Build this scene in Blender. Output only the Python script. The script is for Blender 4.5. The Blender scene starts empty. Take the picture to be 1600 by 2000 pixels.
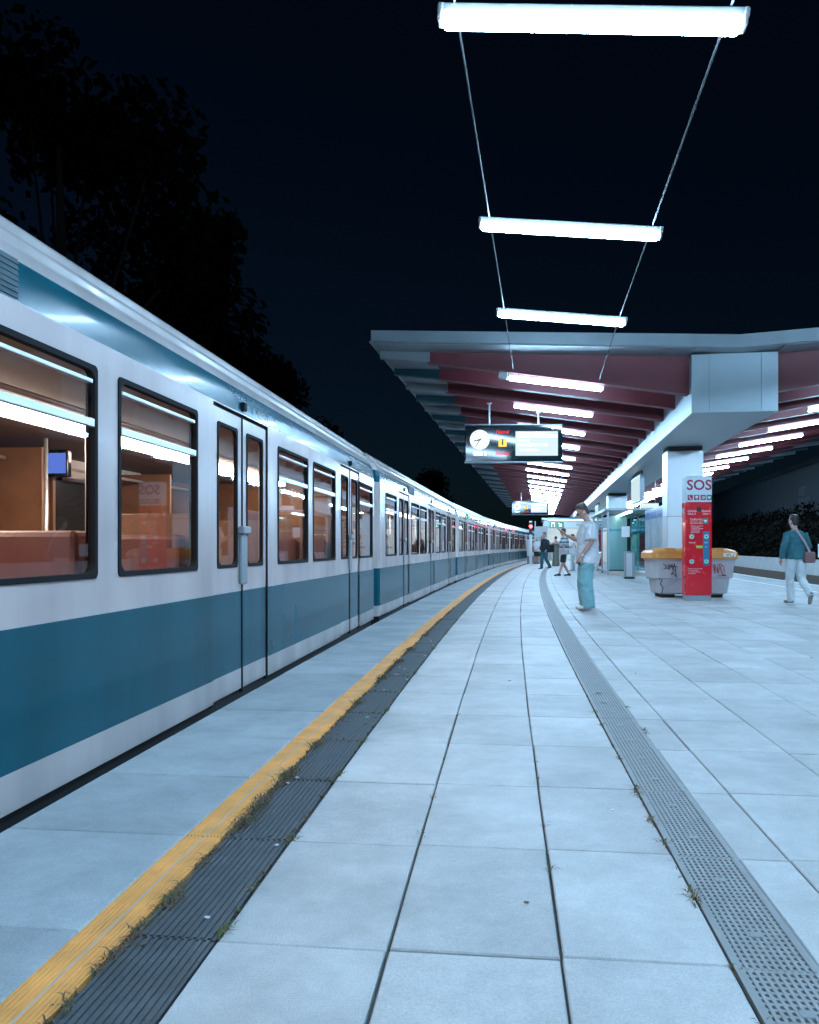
import bpy, bmesh, math, random
from mathutils import Vector, Matrix
R = math.radians
random.seed(7)
scene = bpy.context.scene
COL = scene.collection

# ------------------------------------------------------------------ camera
cam = bpy.data.cameras.new('camera')
cam.sensor_width = 36.0
cam.lens = 28.8
cam.shift_y = 0.034
cam.clip_start = 0.05
cam.clip_end = 1500.0
cam_o = bpy.data.objects.new('camera', cam)
cam_o.location = (0, 0, 1.08)
cam_o.rotation_euler = (R(90), 0, 0)
COL.objects.link(cam_o)
scene.camera = cam_o

# ------------------------------------------------------------------ night sky
SUN_EL, SUN_ROT = R(28), R(140)
world = bpy.data.worlds.new('World'); scene.world = world; world.use_nodes = True
wn = world.node_tree; wn.nodes.clear()
sky = wn.nodes.new('ShaderNodeTexSky'); sky.sky_type = 'NISHITA'; sky.sun_disc = False
sky.sun_elevation = SUN_EL; sky.sun_rotation = SUN_ROT
tint = wn.nodes.new('ShaderNodeMixRGB'); tint.blend_type = 'MULTIPLY'; tint.inputs[0].default_value = 1
tint.inputs[2].default_value = (0.25, 0.62, 1.0, 1)
bg = wn.nodes.new('ShaderNodeBackground'); bg.inputs[1].default_value = 0.0019
wo = wn.nodes.new('ShaderNodeOutputWorld')
wn.links.new(sky.outputs[0], tint.inputs[1]); wn.links.new(tint.outputs[0], bg.inputs[0]); wn.links.new(bg.outputs[0], wo.inputs[0])
sun = bpy.data.lights.new('moon', 'SUN'); sun.energy = 0.004; sun.angle = R(0.5); sun.color = (0.8, 0.9, 1.0)
sun_o = bpy.data.objects.new('moon', sun); sun_o.rotation_euler = (R(90) - SUN_EL, 0, R(180) - SUN_ROT); COL.objects.link(sun_o)

# ------------------------------------------------------------------ exposure and sampling
scene.view_settings.view_transform = 'Standard'
scene.view_settings.look = 'None'
scene.view_settings.exposure = 0.0
scene.view_settings.gamma = 1.0
scene.view_settings.use_curve_mapping = False
cy = scene.cycles
cy.use_denoising = True
cy.max_bounces = 7; cy.diffuse_bounces = 3; cy.glossy_bounces = 4; cy.transparent_max_bounces = 24; cy.transmission_bounces = 4
cy.sample_clamp_indirect = 8.0
cy.caustics_reflective = False; cy.caustics_refractive = False
LAMP = 155.0

# ------------------------------------------------------------------ the curved platform frame and the straight canopy frame
PHI0, K, X0 = 0.1108, 0.0018, -1.896
def PT(s, u, z=0.0):
    ph = PHI0 + K * s
    x = X0 + (math.cos(PHI0) - math.cos(ph)) / K
    y = (math.sin(ph) - math.sin(PHI0)) / K
    return Vector((x + u * math.cos(ph), y - u * math.sin(ph), z))
def HEAD(s): return -(PHI0 + K * s)
ALPHA = 0.1587
CO = Vector((-0.118, 15.0, 0)); CD = Vector((math.sin(ALPHA), math.cos(ALPHA), 0)); CN = Vector((math.cos(ALPHA), -math.sin(ALPHA), 0))
def CT(t, v, z=0.0): return CO + CD * t + CN * v + Vector((0, 0, z))

# ------------------------------------------------------------------ helpers
def mesh_obj(name, verts, faces, mats, parent=None, loc=None, rotz=0, smooth=False, midx=None):
    me = bpy.data.meshes.new(name)
    me.from_pydata([tuple(v) for v in verts], [], faces)
    for m in (mats if isinstance(mats, (list, tuple)) else [mats]): me.materials.append(m)
    if midx:
        for p, i in zip(me.polygons, midx): p.material_index = i
    if smooth:
        for p in me.polygons: p.use_smooth = True
    me.update()
    return link(name, me, parent, loc, rotz)
def link(name, me, parent=None, loc=None, rotz=0):
    o = bpy.data.objects.new(name, me)
    if parent: o.parent = parent
    if loc is not None: o.location = loc
    if rotz: o.rotation_euler = (0, 0, rotz)
    COL.objects.link(o)
    return o
def tag(o, label=None, cat=None, group=None, kind=None):
    if label: o['label'] = label
    if cat: o['category'] = cat
    if group: o['group'] = group
    if kind: o['kind'] = kind
    return o
def thing(name, label, cat, loc=(0, 0, 0), rotz=0, group=None):
    o = bpy.data.objects.new(name, None); o.empty_display_size = 0.1
    o.location = loc; o.rotation_euler = (0, 0, rotz); COL.objects.link(o)
    return tag(o, label, cat, group)

class MB:
    def __init__(s): s.v = []; s.f = []; s.m = []
    def add(s, verts, faces, mi=0):
        b = len(s.v); s.v += [Vector(v) for v in verts]; s.f += [tuple(b + i for i in f) for f in faces]; s.m += [mi] * len(faces); return s
    def box(s, x0, x1, y0, y1, z0, z1, mi=0):
        return s.add([(x0,y0,z0),(x1,y0,z0),(x1,y1,z0),(x0,y1,z0),(x0,y0,z1),(x1,y0,z1),(x1,y1,z1),(x0,y1,z1)],
                     [(0,3,2,1),(4,5,6,7),(0,1,5,4),(1,2,6,5),(2,3,7,6),(3,0,4,7)], mi)
    def bbox(s, x0, x1, y0, y1, z0, z1, b=0.01, mi=0):   # chamfered box
        bm = bmesh.new(); bmesh.ops.create_cube(bm, size=1)
        for v in bm.verts: v.co = Vector(((x0 if v.co.x < 0 else x1), (y0 if v.co.y < 0 else y1), (z0 if v.co.z < 0 else z1)))
        bmesh.ops.bevel(bm, geom=bm.edges[:], offset=b, segments=2, profile=0.5, affect='EDGES')
        bm.verts.index_update()
        s.add([v.co.copy() for v in bm.verts], [tuple(v.index for v in f.verts) for f in bm.faces], mi); bm.free(); return s
    def tube(s, p0, p1, r, n=8, mi=0, r1=None, caps=True):
        p0, p1 = Vector(p0), Vector(p1); d = (p1 - p0).normalized()
        a = d.orthogonal().normalized(); b = d.cross(a); r1 = r if r1 is None else r1
        vs = [p0 + (a * math.cos(2*math.pi*i/n) + b * math.sin(2*math.pi*i/n)) * r for i in range(n)]
        vs += [p1 + (a * math.cos(2*math.pi*i/n) + b * math.sin(2*math.pi*i/n)) * r1 for i in range(n)]
        fs = [(i, (i+1) % n, n + (i+1) % n, n + i) for i in range(n)]
        if caps: fs += [tuple(range(n - 1, -1, -1)), tuple(range(n, 2*n))]
        return s.add(vs, fs, mi)
    def disc(s, c, r, n=32, nrm='-y', mi=0):
        c = Vector(c); vs = []
        for i in range(n):
            a = 2*math.pi*i/n
            vs.append(c + Vector((math.cos(a)*r, 0, math.sin(a)*r)))
        return s.add(vs, [tuple(range(n))], mi)
    def quad(s, pts, mi=0): return s.add(pts, [tuple(range(len(pts)))], mi)
    def extr(s, poly, y0, y1, mi=0):                       # polygon in x,z swept along y
        n = len(poly)
        vs = [(p[0], y0, p[1]) for p in poly] + [(p[0], y1, p[1]) for p in poly]
        fs = [(i, (i+1) % n, n + (i+1) % n, n + i) for i in range(n)] + [tuple(range(n - 1, -1, -1)), tuple(range(n, 2*n))]
        return s.add(vs, fs, mi)
    def build(s, name, mats, parent=None, loc=None, rotz=0, smooth=False):
        return mesh_obj(name, s.v, s.f, mats, parent, loc, rotz, smooth, s.m)
    def mesh(s, name, mats, smooth=False):
        me = bpy.data.meshes.new(name); me.from_pydata([tuple(v) for v in s.v], [], s.f)
        for m in (mats if isinstance(mats, (list, tuple)) else [mats]): me.materials.append(m)
        for p, i in zip(me.polygons, s.m): p.material_index = i; p.use_smooth = smooth
        me.update(); return me

def sweep(name, prof, frame, a0, a1, n, mat, parent=None, close=False, caps=False):
    vs, fs = [], []; m = len(prof)
    for i in range(n + 1):
        a = a0 + (a1 - a0) * i / n
        for (u, z) in prof: vs.append(frame(a, u, z))
    for i in range(n):
        for j in range(m if close else m - 1):
            j2 = (j + 1) % m
            fs.append((i*m + j, i*m + j2, (i+1)*m + j2, (i+1)*m + j))
    if caps: fs += [tuple(range(m)), tuple(range(n*m + m - 1, n*m - 1, -1))]
    return mesh_obj(name, vs, fs, mat, parent)

# ------------------------------------------------------------------ materials
def mat(name, col, rough=0.5, metal=0.0, spec=0.5, var=0.0, vscale=6.0, bump=0.0, bscale=60.0, coat=0.0, coords='Object', emit=None, estr=0.0):
    m = bpy.data.materials.new(name); m.use_nodes = True
    nt = m.node_tree; b = nt.nodes['Principled BSDF']
    b.inputs['Base Color'].default_value = (*col, 1); b.inputs['Roughness'].default_value = rough
    b.inputs['Metallic'].default_value = metal; b.inputs['Specular IOR Level'].default_value = spec
    if coat: b.inputs['Coat Weight'].default_value = coat; b.inputs['Coat Roughness'].default_value = 0.06
    if emit: b.inputs['Emission Color'].default_value = (*emit, 1); b.inputs['Emission Strength'].default_value = estr
    if var or bump:
        if coords == 'World':
            g = nt.nodes.new('ShaderNodeNewGeometry'); co = g.outputs['Position']
        else:
            t = nt.nodes.new('ShaderNodeTexCoord'); co = t.outputs['Object']
    if var:
        n = nt.nodes.new('ShaderNodeTexNoise'); n.inputs['Scale'].default_value = vscale; n.inputs['Detail'].default_value = 6
        nt.links.new(co, n.inputs['Vector'])
        r = nt.nodes.new('ShaderNodeMapRange'); r.inputs[1].default_value = 0.25; r.inputs[2].default_value = 0.75
        r.inputs[3].default_value = 1 - var; r.inputs[4].default_value = 1 + var
        nt.links.new(n.outputs[0], r.inputs[0])
        x = nt.nodes.new('ShaderNodeMixRGB'); x.blend_type = 'MULTIPLY'; x.inputs[0].default_value = 1; x.inputs[1].default_value = (*col, 1)
        nt.links.new(r.outputs[0], x.inputs[2]); nt.links.new(x.outputs[0], b.inputs['Base Color'])
        rr = nt.nodes.new('ShaderNodeMapRange'); rr.inputs[3].default_value = max(0, rough - 0.12 * (var > 0.05)); rr.inputs[4].default_value = min(1, rough + 0.12)
        nt.links.new(n.outputs[0], rr.inputs[0]); nt.links.new(rr.outputs[0], b.inputs['Roughness'])
    if bump:
        n2 = nt.nodes.new('ShaderNodeTexNoise'); n2.inputs['Scale'].default_value = bscale; n2.inputs['Detail'].default_value = 4
        nt.links.new(co, n2.inputs['Vector'])
        bp = nt.nodes.new('ShaderNodeBump'); bp.inputs['Strength'].default_value = bump; bp.inputs['Distance'].default_value = 0.01
        nt.links.new(n2.outputs[0], bp.inputs['Height']); nt.links.new(bp.outputs[0], b.inputs['Normal'])
    return m
def emit(name, col, strength):
    m = bpy.data.materials.new(name); m.use_nodes = True; nt = m.node_tree; nt.nodes.clear()
    e = nt.nodes.new('ShaderNodeEmission'); e.inputs[0].default_value = (*col, 1); e.inputs[1].default_value = strength
    o = nt.nodes.new('ShaderNodeOutputMaterial'); nt.links.new(e.outputs[0], o.inputs[0]); return m
def glass(name, tintc, refl=1.0, rough=0.02):
    m = bpy.data.materials.new(name); m.use_nodes = True; nt = m.node_tree; nt.nodes.clear()
    t = nt.nodes.new('ShaderNodeBsdfTransparent'); t.inputs[0].default_value = (*tintc, 1)
    g = nt.nodes.new('ShaderNodeBsdfGlossy'); g.inputs['Roughness'].default_value = rough; g.inputs[0].default_value = (0.95, 0.97, 1, 1)
    f = nt.nodes.new('ShaderNodeFresnel'); f.inputs[0].default_value = 1.52
    mu = nt.nodes.new('ShaderNodeMath'); mu.operation = 'MULTIPLY'; mu.inputs[1].default_value = refl; mu.use_clamp = True
    x = nt.nodes.new('ShaderNodeMixShader'); o = nt.nodes.new('ShaderNodeOutputMaterial')
    nt.links.new(f.outputs[0], mu.inputs[0]); nt.links.new(mu.outputs[0], x.inputs[0]); nt.links.new(t.outputs[0], x.inputs[1]); nt.links.new(g.outputs[0], x.inputs[2]); nt.links.new(x.outputs[0], o.inputs[0])
    return m

def tile_mat(name, col, rough):
    m = bpy.data.materials.new(name); m.use_nodes = True; nt = m.node_tree; b = nt.nodes['Principled BSDF']
    L = nt.links.new; N = nt.nodes.new
    geo = N('ShaderNodeNewGeometry'); oi = N('ShaderNodeObjectInfo')
    fine = N('ShaderNodeTexNoise'); fine.inputs['Scale'].default_value = 180; fine.inputs['Detail'].default_value = 3
    big = N('ShaderNodeTexNoise'); big.inputs['Scale'].default_value = 1.7; big.inputs['Detail'].default_value = 7; big.inputs['Roughness'].default_value = 0.65
    blot = N('ShaderNodeTexNoise'); blot.inputs['Scale'].default_value = 9; blot.inputs['Detail'].default_value = 6; blot.inputs['Roughness'].default_value = 0.7
    spots = N('ShaderNodeTexVoronoi'); spots.inputs['Scale'].default_value = 5.5
    for n in (fine, big, blot, spots): L(geo.outputs['Position'], n.inputs['Vector'])
    def mr(src, a, c, lo, hi):
        r = N('ShaderNodeMapRange'); r.inputs[1].default_value = a; r.inputs[2].default_value = c; r.inputs[3].default_value = lo; r.inputs[4].default_value = hi; L(src, r.inputs[0]); return r.outputs[0]
    def mul(a, c):
        r = N('ShaderNodeMath'); r.operation = 'MULTIPLY'; L(a, r.inputs[0]); L(c, r.inputs[1]); return r.outputs[0]
    v = mul(mr(fine.outputs[0], 0.3, 0.7, 0.88, 1.12), mr(big.outputs[0], 0.3, 0.7, 0.76, 1.13))
    v = mul(v, mr(blot.outputs[0], 0.32, 0.68, 0.89, 1.07))
    v = mul(v, mr(oi.outputs['Random'], 0, 1, 0.88, 1.06))
    v = mul(v, mr(geo.outputs['Random Per Island'], 0, 1, 0.97, 1.03))
    v = mul(v, mr(spots.outputs['Distance'], 0.02, 0.035, 0.72, 1.0))
    x = N('ShaderNodeMixRGB'); x.blend_type = 'MULTIPLY'; x.inputs[0].default_value = 1; x.inputs[1].default_value = (*col, 1)
    L(v, x.inputs[2]); L(x.outputs[0], b.inputs['Base Color'])
    L(mr(blot.outputs[0], 0.3, 0.7, rough - 0.09, rough + 0.12), b.inputs['Roughness']); b.inputs['Specular IOR Level'].default_value = 0.22
    bp = N('ShaderNodeBump'); bp.inputs['Strength'].default_value = 0.25; bp.inputs['Distance'].default_value = 0.004
    L(fine.outputs[0], bp.inputs['Height']); L(bp.outputs[0], b.inputs['Normal'])
    return m

def livery_mat():
    m = bpy.data.materials.new('train_livery'); m.use_nodes = True; nt = m.node_tree; b = nt.nodes['Principled BSDF']
    L = nt.links.new; N = nt.nodes.new
    geo = N('ShaderNodeNewGeometry'); sep = N('ShaderNodeSeparateXYZ'); L(geo.outputs['Position'], sep.inputs[0])
    r = N('ShaderNodeMapRange'); r.inputs[1].default_value = -1; r.inputs[2].default_value = 3; L(sep.outputs[2], r.inputs[0])
    ramp = N('ShaderNodeValToRGB'); cr = ramp.color_ramp; cr.interpolation = 'CONSTANT'
    white = (0.60, 0.50, 0.485, 1); blue = (0.002, 0.088, 0.125, 1); grey = (0.50, 0.45, 0.44, 1)
    stops = [(-1, grey), (0.165, blue), (0.745, white), (2.075, blue), (2.262, grey)]
    cr.elements[0].position = 0; cr.elements[0].color = stops[0][1]
    cr.elements[1].position = (stops[1][0] + 1) / 4; cr.elements[1].color = stops[1][1]
    for z, c in stops[2:]:
        e = cr.elements.new((z + 1) / 4); e.color = c
    L(r.outputs[0], ramp.inputs[0])
    n = N('ShaderNodeTexNoise'); n.inputs['Scale'].default_value = 1.6; n.inputs['Detail'].default_value = 6
    mp = N('ShaderNodeMapping'); mp.inputs['Scale'].default_value = (1.5, 1.5, 0.35); L(geo.outputs['Position'], mp.inputs[0]); L(mp.outputs[0], n.inputs['Vector'])
    d = N('ShaderNodeMapRange'); d.inputs[1].default_value = 0.35; d.inputs[2].default_value = 0.7; d.inputs[3].default_value = 1.05; d.inputs[4].default_value = 0.78; L(n.outputs[0], d.inputs[0])
    x = N('ShaderNodeMixRGB'); x.blend_type = 'MULTIPLY'; x.inputs[0].default_value = 1; L(ramp.outputs[0], x.inputs[1]); L(d.outputs[0], x.inputs[2])
    L(x.outputs[0], b.inputs['Base Color'])
    b.inputs['Roughness'].default_value = 0.26; b.inputs['Specular IOR Level'].default_value = 0.15; b.inputs['Coat Weight'].default_value = 0.07; b.inputs['Coat Roughness'].default_value = 0.07
    wv = N('ShaderNodeTexNoise'); wv.inputs['Scale'].default_value = 2.2; wv.inputs['Detail'].default_value = 1
    L(geo.outputs['Position'], wv.inputs['Vector'])
    bp = N('ShaderNodeBump'); bp.inputs['Strength'].default_value = 0.10; bp.inputs['Distance'].default_value = 0.02
    L(wv.outputs[0], bp.inputs['Height']); L(bp.outputs[0], b.inputs['Normal']); L(bp.outputs[0], b.inputs['Coat Normal'])
    return m

M = {}
M['tile'] = tile_mat('concrete_tile', (0.475, 0.485, 0.485), 0.62)
M['slab'] = tile_mat('edge_slab_concrete', (0.41, 0.43, 0.44), 0.64)
M['joint'] = mat('joint_sand', (0.045, 0.045, 0.042), 0.9, var=0.3, vscale=40, coords='World')
M['yellow'] = mat('yellow_ribbed', (0.88, 0.40, 0.11), 0.65, var=0.2, vscale=7, coords='World')
M['paleblue'] = mat('pale_groove', (0.40, 0.40, 0.46), 0.6, var=0.1, coords='World')
M['ribbed'] = mat('dark_ribbed_paver', (0.085, 0.092, 0.098), 0.55, var=0.25, vscale=8, coords='World', bump=0.3, bscale=150)
M['steel'] = mat('galvanised_steel', (0.27, 0.285, 0.29), 0.68, metal=0.15, spec=0.25, var=0.12, vscale=12, coords='World')
M['drain_dark'] = mat('drain_inside', (0.085, 0.09, 0.092), 0.9)
M['concrete'] = mat('concrete', (0.30, 0.31, 0.31), 0.8, var=0.2, vscale=3, coords='World', bump=0.2)
M['ballast'] = mat('ballast', (0.06, 0.055, 0.05), 0.95, var=0.5, vscale=14, coords='World', bump=0.8, bscale=18)
M['ground'] = mat('dark_ground', (0.03, 0.035, 0.025), 0.95, var=0.3, vscale=2, coords='World')
M['rail'] = mat('rail_steel', (0.25, 0.22, 0.2), 0.35, metal=0.8)
M['livery'] = livery_mat()
M['black'] = mat('black_rubber', (0.010, 0.010, 0.012), 0.8, spec=0.15)
M['under'] = mat('underframe', (0.015, 0.016, 0.018), 0.7)
M['alu'] = mat('aluminium_bar', (0.62, 0.64, 0.66), 0.3, metal=0.6)
M['greyplate'] = mat('grey_plate', (0.22, 0.25, 0.27), 0.4)
M['pane'] = glass('train_glass', (0.80, 0.84, 0.86), 1.15)
M['darkpane'] = glass('dark_glass', (0.12, 0.12, 0.13), 1.0)
M['wood'] = mat('wood_panel', (0.25, 0.125, 0.07), 0.4, var=0.25, vscale=3)
M['innerwall'] = mat('inner_wall', (0.27, 0.185, 0.16), 0.5, var=0.1)
M['innerceil'] = mat('inner_ceiling', (0.17, 0.115, 0.095), 0.6)
M['innerfloor'] = mat('inner_floor', (0.09, 0.07, 0.07), 0.5)
M['seat'] = mat('seat_vinyl', (0.20, 0.075, 0.07), 0.45, var=0.1)
M['seatblue'] = mat('seat_blue', (0.05, 0.07, 0.16), 0.5, var=0.1)
M['trainlamp'] = emit('train_ceiling_lamp', (1.0, 0.76, 0.60), 36.0)
M['redlamp'] = emit('red_lamp', (1.0, 0.03, 0.06), 14.0)
M['beamred'] = mat('beam_red', (0.155, 0.027, 0.036), 0.5, var=0.12, vscale=2.5)
M['soffit'] = mat('soffit_brown', (0.055, 0.030, 0.036), 0.65, var=0.15, vscale=2)
M['teal'] = mat('beam_tip_teal', (0.010, 0.058, 0.078), 0.6, var=0.1)
M['sheet'] = mat('grey_sheet_metal', (0.22, 0.25, 0.27), 0.42, var=0.15, vscale=2.0, metal=0.2)
M['fascia'] = mat('fascia_metal', (0.26, 0.31, 0.34), 0.4, metal=0.3, var=0.15, vscale=1.5)
M['clad'] = mat('steel_cladding', (0.34, 0.41, 0.44), 0.36, metal=0.5, var=0.04, vscale=1.2)
M['seam'] = mat('seam_dark', (0.05, 0.055, 0.06), 0.6)
M['lamp'] = emit('tube_lamp_light', (0.43, 0.71, 1.0), LAMP)
M['lamphouse'] = mat('lamp_housing', (0.55, 0.57, 0.58), 0.45)
M['cable'] = mat('cable', (0.06, 0.07, 0.08), 0.7)
M['panelbox'] = mat('display_case', (0.002, 0.007, 0.009), 0.08, spec=0.4)
M['white_e'] = emit('clock_white', (0.86, 0.97, 1.0), 1.25)
M['screen_e'] = emit('screen_light', (0.60, 0.76, 1.0), 1.25)
M['screen_txt'] = emit('screen_text', (0.95, 0.98, 1.0), 3.0)
M['red_e'] = emit('sign_red', (1.0, 0.025, 0.05), 1.2)
M['yellow_e'] = emit('sign_yellow', (1.0, 0.70, 0.10), 1.4)
M['ink'] = mat('black_ink', (0.008, 0.008, 0.01), 0.5)
M['lightbox'] = emit('sign_box_light', (0.70, 0.90, 0.95), 0.9)
M['portal_e'] = emit('stair_room_lamp', (0.85, 0.97, 1.0), 30.0)
M['sosred'] = mat('sos_red', (0.72, 0.008, 0.022), 0.25, coat=0.4, var=0.06)
M['soswhite'] = mat('sos_white', (0.62, 0.70, 0.73), 0.35)
M['print_white'] = mat('print_white', (0.75, 0.72, 0.74), 0.5)
M['print_red'] = mat('print_red', (0.34, 0.012, 0.06), 0.45)
M['print_green'] = mat('print_green', (0.03, 0.19, 0.16), 0.45)
M['print_blue'] = mat('print_blue', (0.025, 0.16, 0.32), 0.4)
M['button'] = mat('button_metal', (0.50, 0.62, 0.60), 0.3, metal=0.4)
M['greenring'] = emit('green_ring', (0.05, 0.9, 0.5), 0.8)
M['limelabel'] = mat('lime_label', (0.35, 0.62, 0.03), 0.5)
M['binbody'] = mat('grit_bin_plastic', (0.46, 0.44, 0.45), 0.5, var=0.1, vscale=5)
M['binlid'] = mat('grit_bin_lid', (0.64, 0.27, 0.055), 0.45, var=0.1, vscale=5)
M['ink_red'] = mat('marker_red', (0.40, 0.02, 0.05), 0.6)
M['ink_teal'] = mat('marker_teal', (0.03, 0.16, 0.22), 0.6)
M['ink_violet'] = mat('marker_violet', (0.33, 0.26, 0.40), 0.6)
M['shelterglass'] = glass('shelter_glass', (0.62, 0.84, 0.84), 1.3)
M['bluedot'] = mat('blue_dot_film', (0.03, 0.28, 0.42), 0.5)
M['poster'] = mat('poster_print', (0.35, 0.42, 0.46), 0.5, var=0.35, vscale=3)
M['posterblue'] = mat('poster_blue', (0.05, 0.14, 0.40), 0.4)
M['greenpict'] = emit('exit_green', (0.10, 0.55, 0.42), 0.7)
M['greysign'] = mat('grey_sign', (0.38, 0.42, 0.44), 0.5)
M['whitewall'] = mat('white_wall', (0.62, 0.64, 0.65), 0.6, var=0.12, vscale=1.5, bump=0.15, bscale=8)
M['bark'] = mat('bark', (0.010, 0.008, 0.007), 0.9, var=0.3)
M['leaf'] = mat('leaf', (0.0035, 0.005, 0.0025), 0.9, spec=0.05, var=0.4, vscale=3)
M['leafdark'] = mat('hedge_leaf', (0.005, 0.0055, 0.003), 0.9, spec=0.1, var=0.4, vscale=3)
M['weed'] = mat('weed_green', (0.10, 0.13, 0.045), 0.8, var=0.5, vscale=30, coords='World')
M['weeddry'] = mat('weed_dry', (0.17, 0.105, 0.065), 0.85, var=0.4, vscale=30, coords='World')
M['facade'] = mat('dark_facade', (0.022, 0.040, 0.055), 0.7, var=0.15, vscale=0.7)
M['facadewin'] = mat('facade_window', (0.012, 0.02, 0.028), 0.15)
M['faintletter'] = mat('letter_pale', (0.10, 0.16, 0.19), 0.6)
M['brick'] = mat('brick_band', (0.16, 0.11, 0.09), 0.85, var=0.35, vscale=12, coords='World')

FONT_CACHE = {}
def text(body, size, m, parent, loc, rot=(R(90), 0, 0), align='LEFT', name='lettering', bold=0.0, ext=0.0015):
    key = (body, size, align, bold, m.name)
    if key not in FONT_CACHE:
        c = bpy.data.curves.new('lettering', 'FONT'); c.body = body; c.size = size; c.align_x = align; c.align_y = 'CENTER'
        c.extrude = ext; c.offset = bold; c.resolution_u = 3
        o = bpy.data.objects.new('tmp_text', c); COL.objects.link(o)
        dg = bpy.context.evaluated_depsgraph_get()
        me = bpy.data.meshes.new_from_object(o.evaluated_get(dg)); me.materials.clear(); me.materials.append(m)
        bpy.data.objects.remove(o); bpy.data.curves.remove(c); FONT_CACHE[key] = me
    o = link(name, FONT_CACHE[key], parent, loc); o.rotation_euler = rot
    return o

ORD = ['first','second','third','fourth','fifth','sixth','seventh','eighth','ninth','tenth','eleventh','twelfth','thirteenth','fourteenth','fifteenth','sixteenth','seventeenth','eighteenth','nineteenth','twentieth','twenty-first','twenty-second']

# ================================================================== GROUND AND TRACKS
mesh_obj('ground', [(-600,-300,-1.25),(600,-300,-1.25),(600,900,-1.25),(-600,900,-1.25)], [(0,1,2,3)], M['ground'])['kind'] = 'structure'
for nm, ua, ub in (('track_bed', -4.6, -0.02), ('track_bed', 10.3, 14.2)):
    tb = sweep(nm, [(ua, -1.16), (ua + .5, -1.12), (ub - .5, -1.12), (ub, -1.16)], PT, -20, 130, 60, M['ballast']); tb['kind'] = 'structure'
for uc in (-1.55, 12.2):
    for du in (-.72, .72):
        rl = sweep('rail', [(uc+du-.035, -1.12), (uc+du-.035, -.98), (uc+du+.035, -.98), (uc+du+.035, -1.12)], PT, -20, 130, 50, M['rail'])
        rl['kind'] = 'structure'

# ================================================================== PLATFORM
U_R = 10.2
platform = sweep('platform', [(0.02, -1.25), (0.02, -0.02), (U_R, -0.02), (U_R, -1.25)], PT, -12, 110, 80, M['joint'])
platform['kind'] = 'structure'
ROW0, DROW = 2.40, 0.775
def in_view(p, margin=0.03):
    if p.y < 0.4: return False
    x = 0.5 + p.x / p.y; yy = (1068 + (1.08 - p.z) * 1600 / p.y) / 2000
    return -margin < x < 1 + margin and -margin < yy < 1 + margin + 0.15
def slab_mesh(name, w, l, m, ch=0.004, top=0.0, depth=0.022):
    a, b = w / 2, l / 2
    v = [(-a,-b,-depth),(a,-b,-depth),(a,b,-depth),(-a,b,-depth),
         (-a,-b,top-ch),(a,-b,top-ch),(a,b,top-ch),(-a,b,top-ch),
         (-a+ch,-b+ch,top),(a-ch,-b+ch,top),(a-ch,b-ch,top),(-a+ch,b-ch,top)]
    f = [(8,9,10,11)] + [(4+i, 4+(i+1)%4, 8+(i+1)%4, 8+i) for i in range(4)] + [(i, (i+1)%4, 4+(i+1)%4, 4+i) for i in range(4)]
    me = bpy.data.meshes.new(name); me.from_pydata(v, [], f); me.materials.append(m); me.update(); return me
def ribbed_mesh(name, sections, l, mats, base=-0.022):
    # sections: list of (x0, x1, z, material) across the strip
    mb = MB(); b = l / 2
    for (x0, x1, z, mi) in sections: mb.add([(x0,-b,z),(x1,-b,z),(x1,b,z),(x0,b,z)], [(0,1,2,3)], mi)
    for (s0, s1) in zip(sections, sections[1:]):
        if abs(s0[2] - s1[2]) > 1e-5: mb.add([(s0[1],-b,s0[2]),(s0[1],b,s0[2]),(s1[0],b,s1[2]),(s1[0],-b,s1[2])], [(0,1,2,3)], s0[3])
    for x, z in ((sections[0][0], sections[0][2]), (sections[-1][1], sections[-1][2])):
        mb.add([(x,-b,base),(x,b,base),(x,b,z),(x,-b,z)], [(0,1,2,3)], 0)
    for y in (-b, b):
        for (x0, x1, z, mi) in sections: mb.add([(x0,y,base),(x1,y,base),(x1,y,z),(x0,y,z)], [(0,1,2,3)], mi)
    return mb.mesh(name, mats)
def ribs(x0, x1, n, hi, lo, mi=0, duty=0.55):
    out = []; p = (x1 - x0) / n
    for i in range(n):
        out.append((x0 + i*p, x0 + (i + duty)*p, hi, mi)); out.append((x0 + (i + duty)*p, x0 + (i + 1)*p, lo, mi))
    return out
LEN = DROW - 0.005
edge_me = slab_mesh('edge_slab', 0.706, LEN, M['slab'], 0.006)
yel = ribs(-.071, -.005, 5, .001, -.002) + [(-.005, .005, -.003, 1)] + ribs(.005, .071, 5, .001, -.002)
yellow_me = ribbed_mesh('yellow_line_piece', yel, LEN + .001, [M['yellow'], M['paleblue']])
dark_me = ribbed_mesh('ribbed_paver', ribs(-.116, .116, 11, -.001, -.007, 0, .5), LEN - .008, [M['ribbed']])
def grate_mesh():
    mb = MB(); b = (LEN - .003) / 2; w = .092
    for x in (-w, w): mb.box(x-.006, x+.006, -b, b, -.03, .001)
    for k in range(1, 10): x = -w + k*2*w/10; mb.box(x-.0046, x+.0046, -b, b, -.024, -.001)
    n = 30
    for k in range(n + 1): y = -b + .004 + k*(2*b-.008)/n; mb.box(-w+.006, w-.006, y-.0058, y+.0058, -.02, -.0025)
    mb.bbox(-.017, .017, -.19-.017, -.19+.017, -.006, .0012, .003); mb.bbox(-.017, .017, .19-.017, .19+.017, -.006, .0012, .003)
    return mb.mesh('drain_grate', M['steel'])
grate_me = grate_mesh()
for ua, ub, nm in ((2.475, 2.490, 'channel_edge'), (2.676, 2.690, 'channel_edge')):
    sweep(nm, [(ua, -.02), (ua, .0015), (ub, .0015), (ub, -.02)], PT, 0.8, 78, 90, M['steel'], platform)
sweep('drain_channel', [(2.490, -.012), (2.676, -.012)], PT, 0.8, 78, 90, M['drain_dark'], platform)
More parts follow.
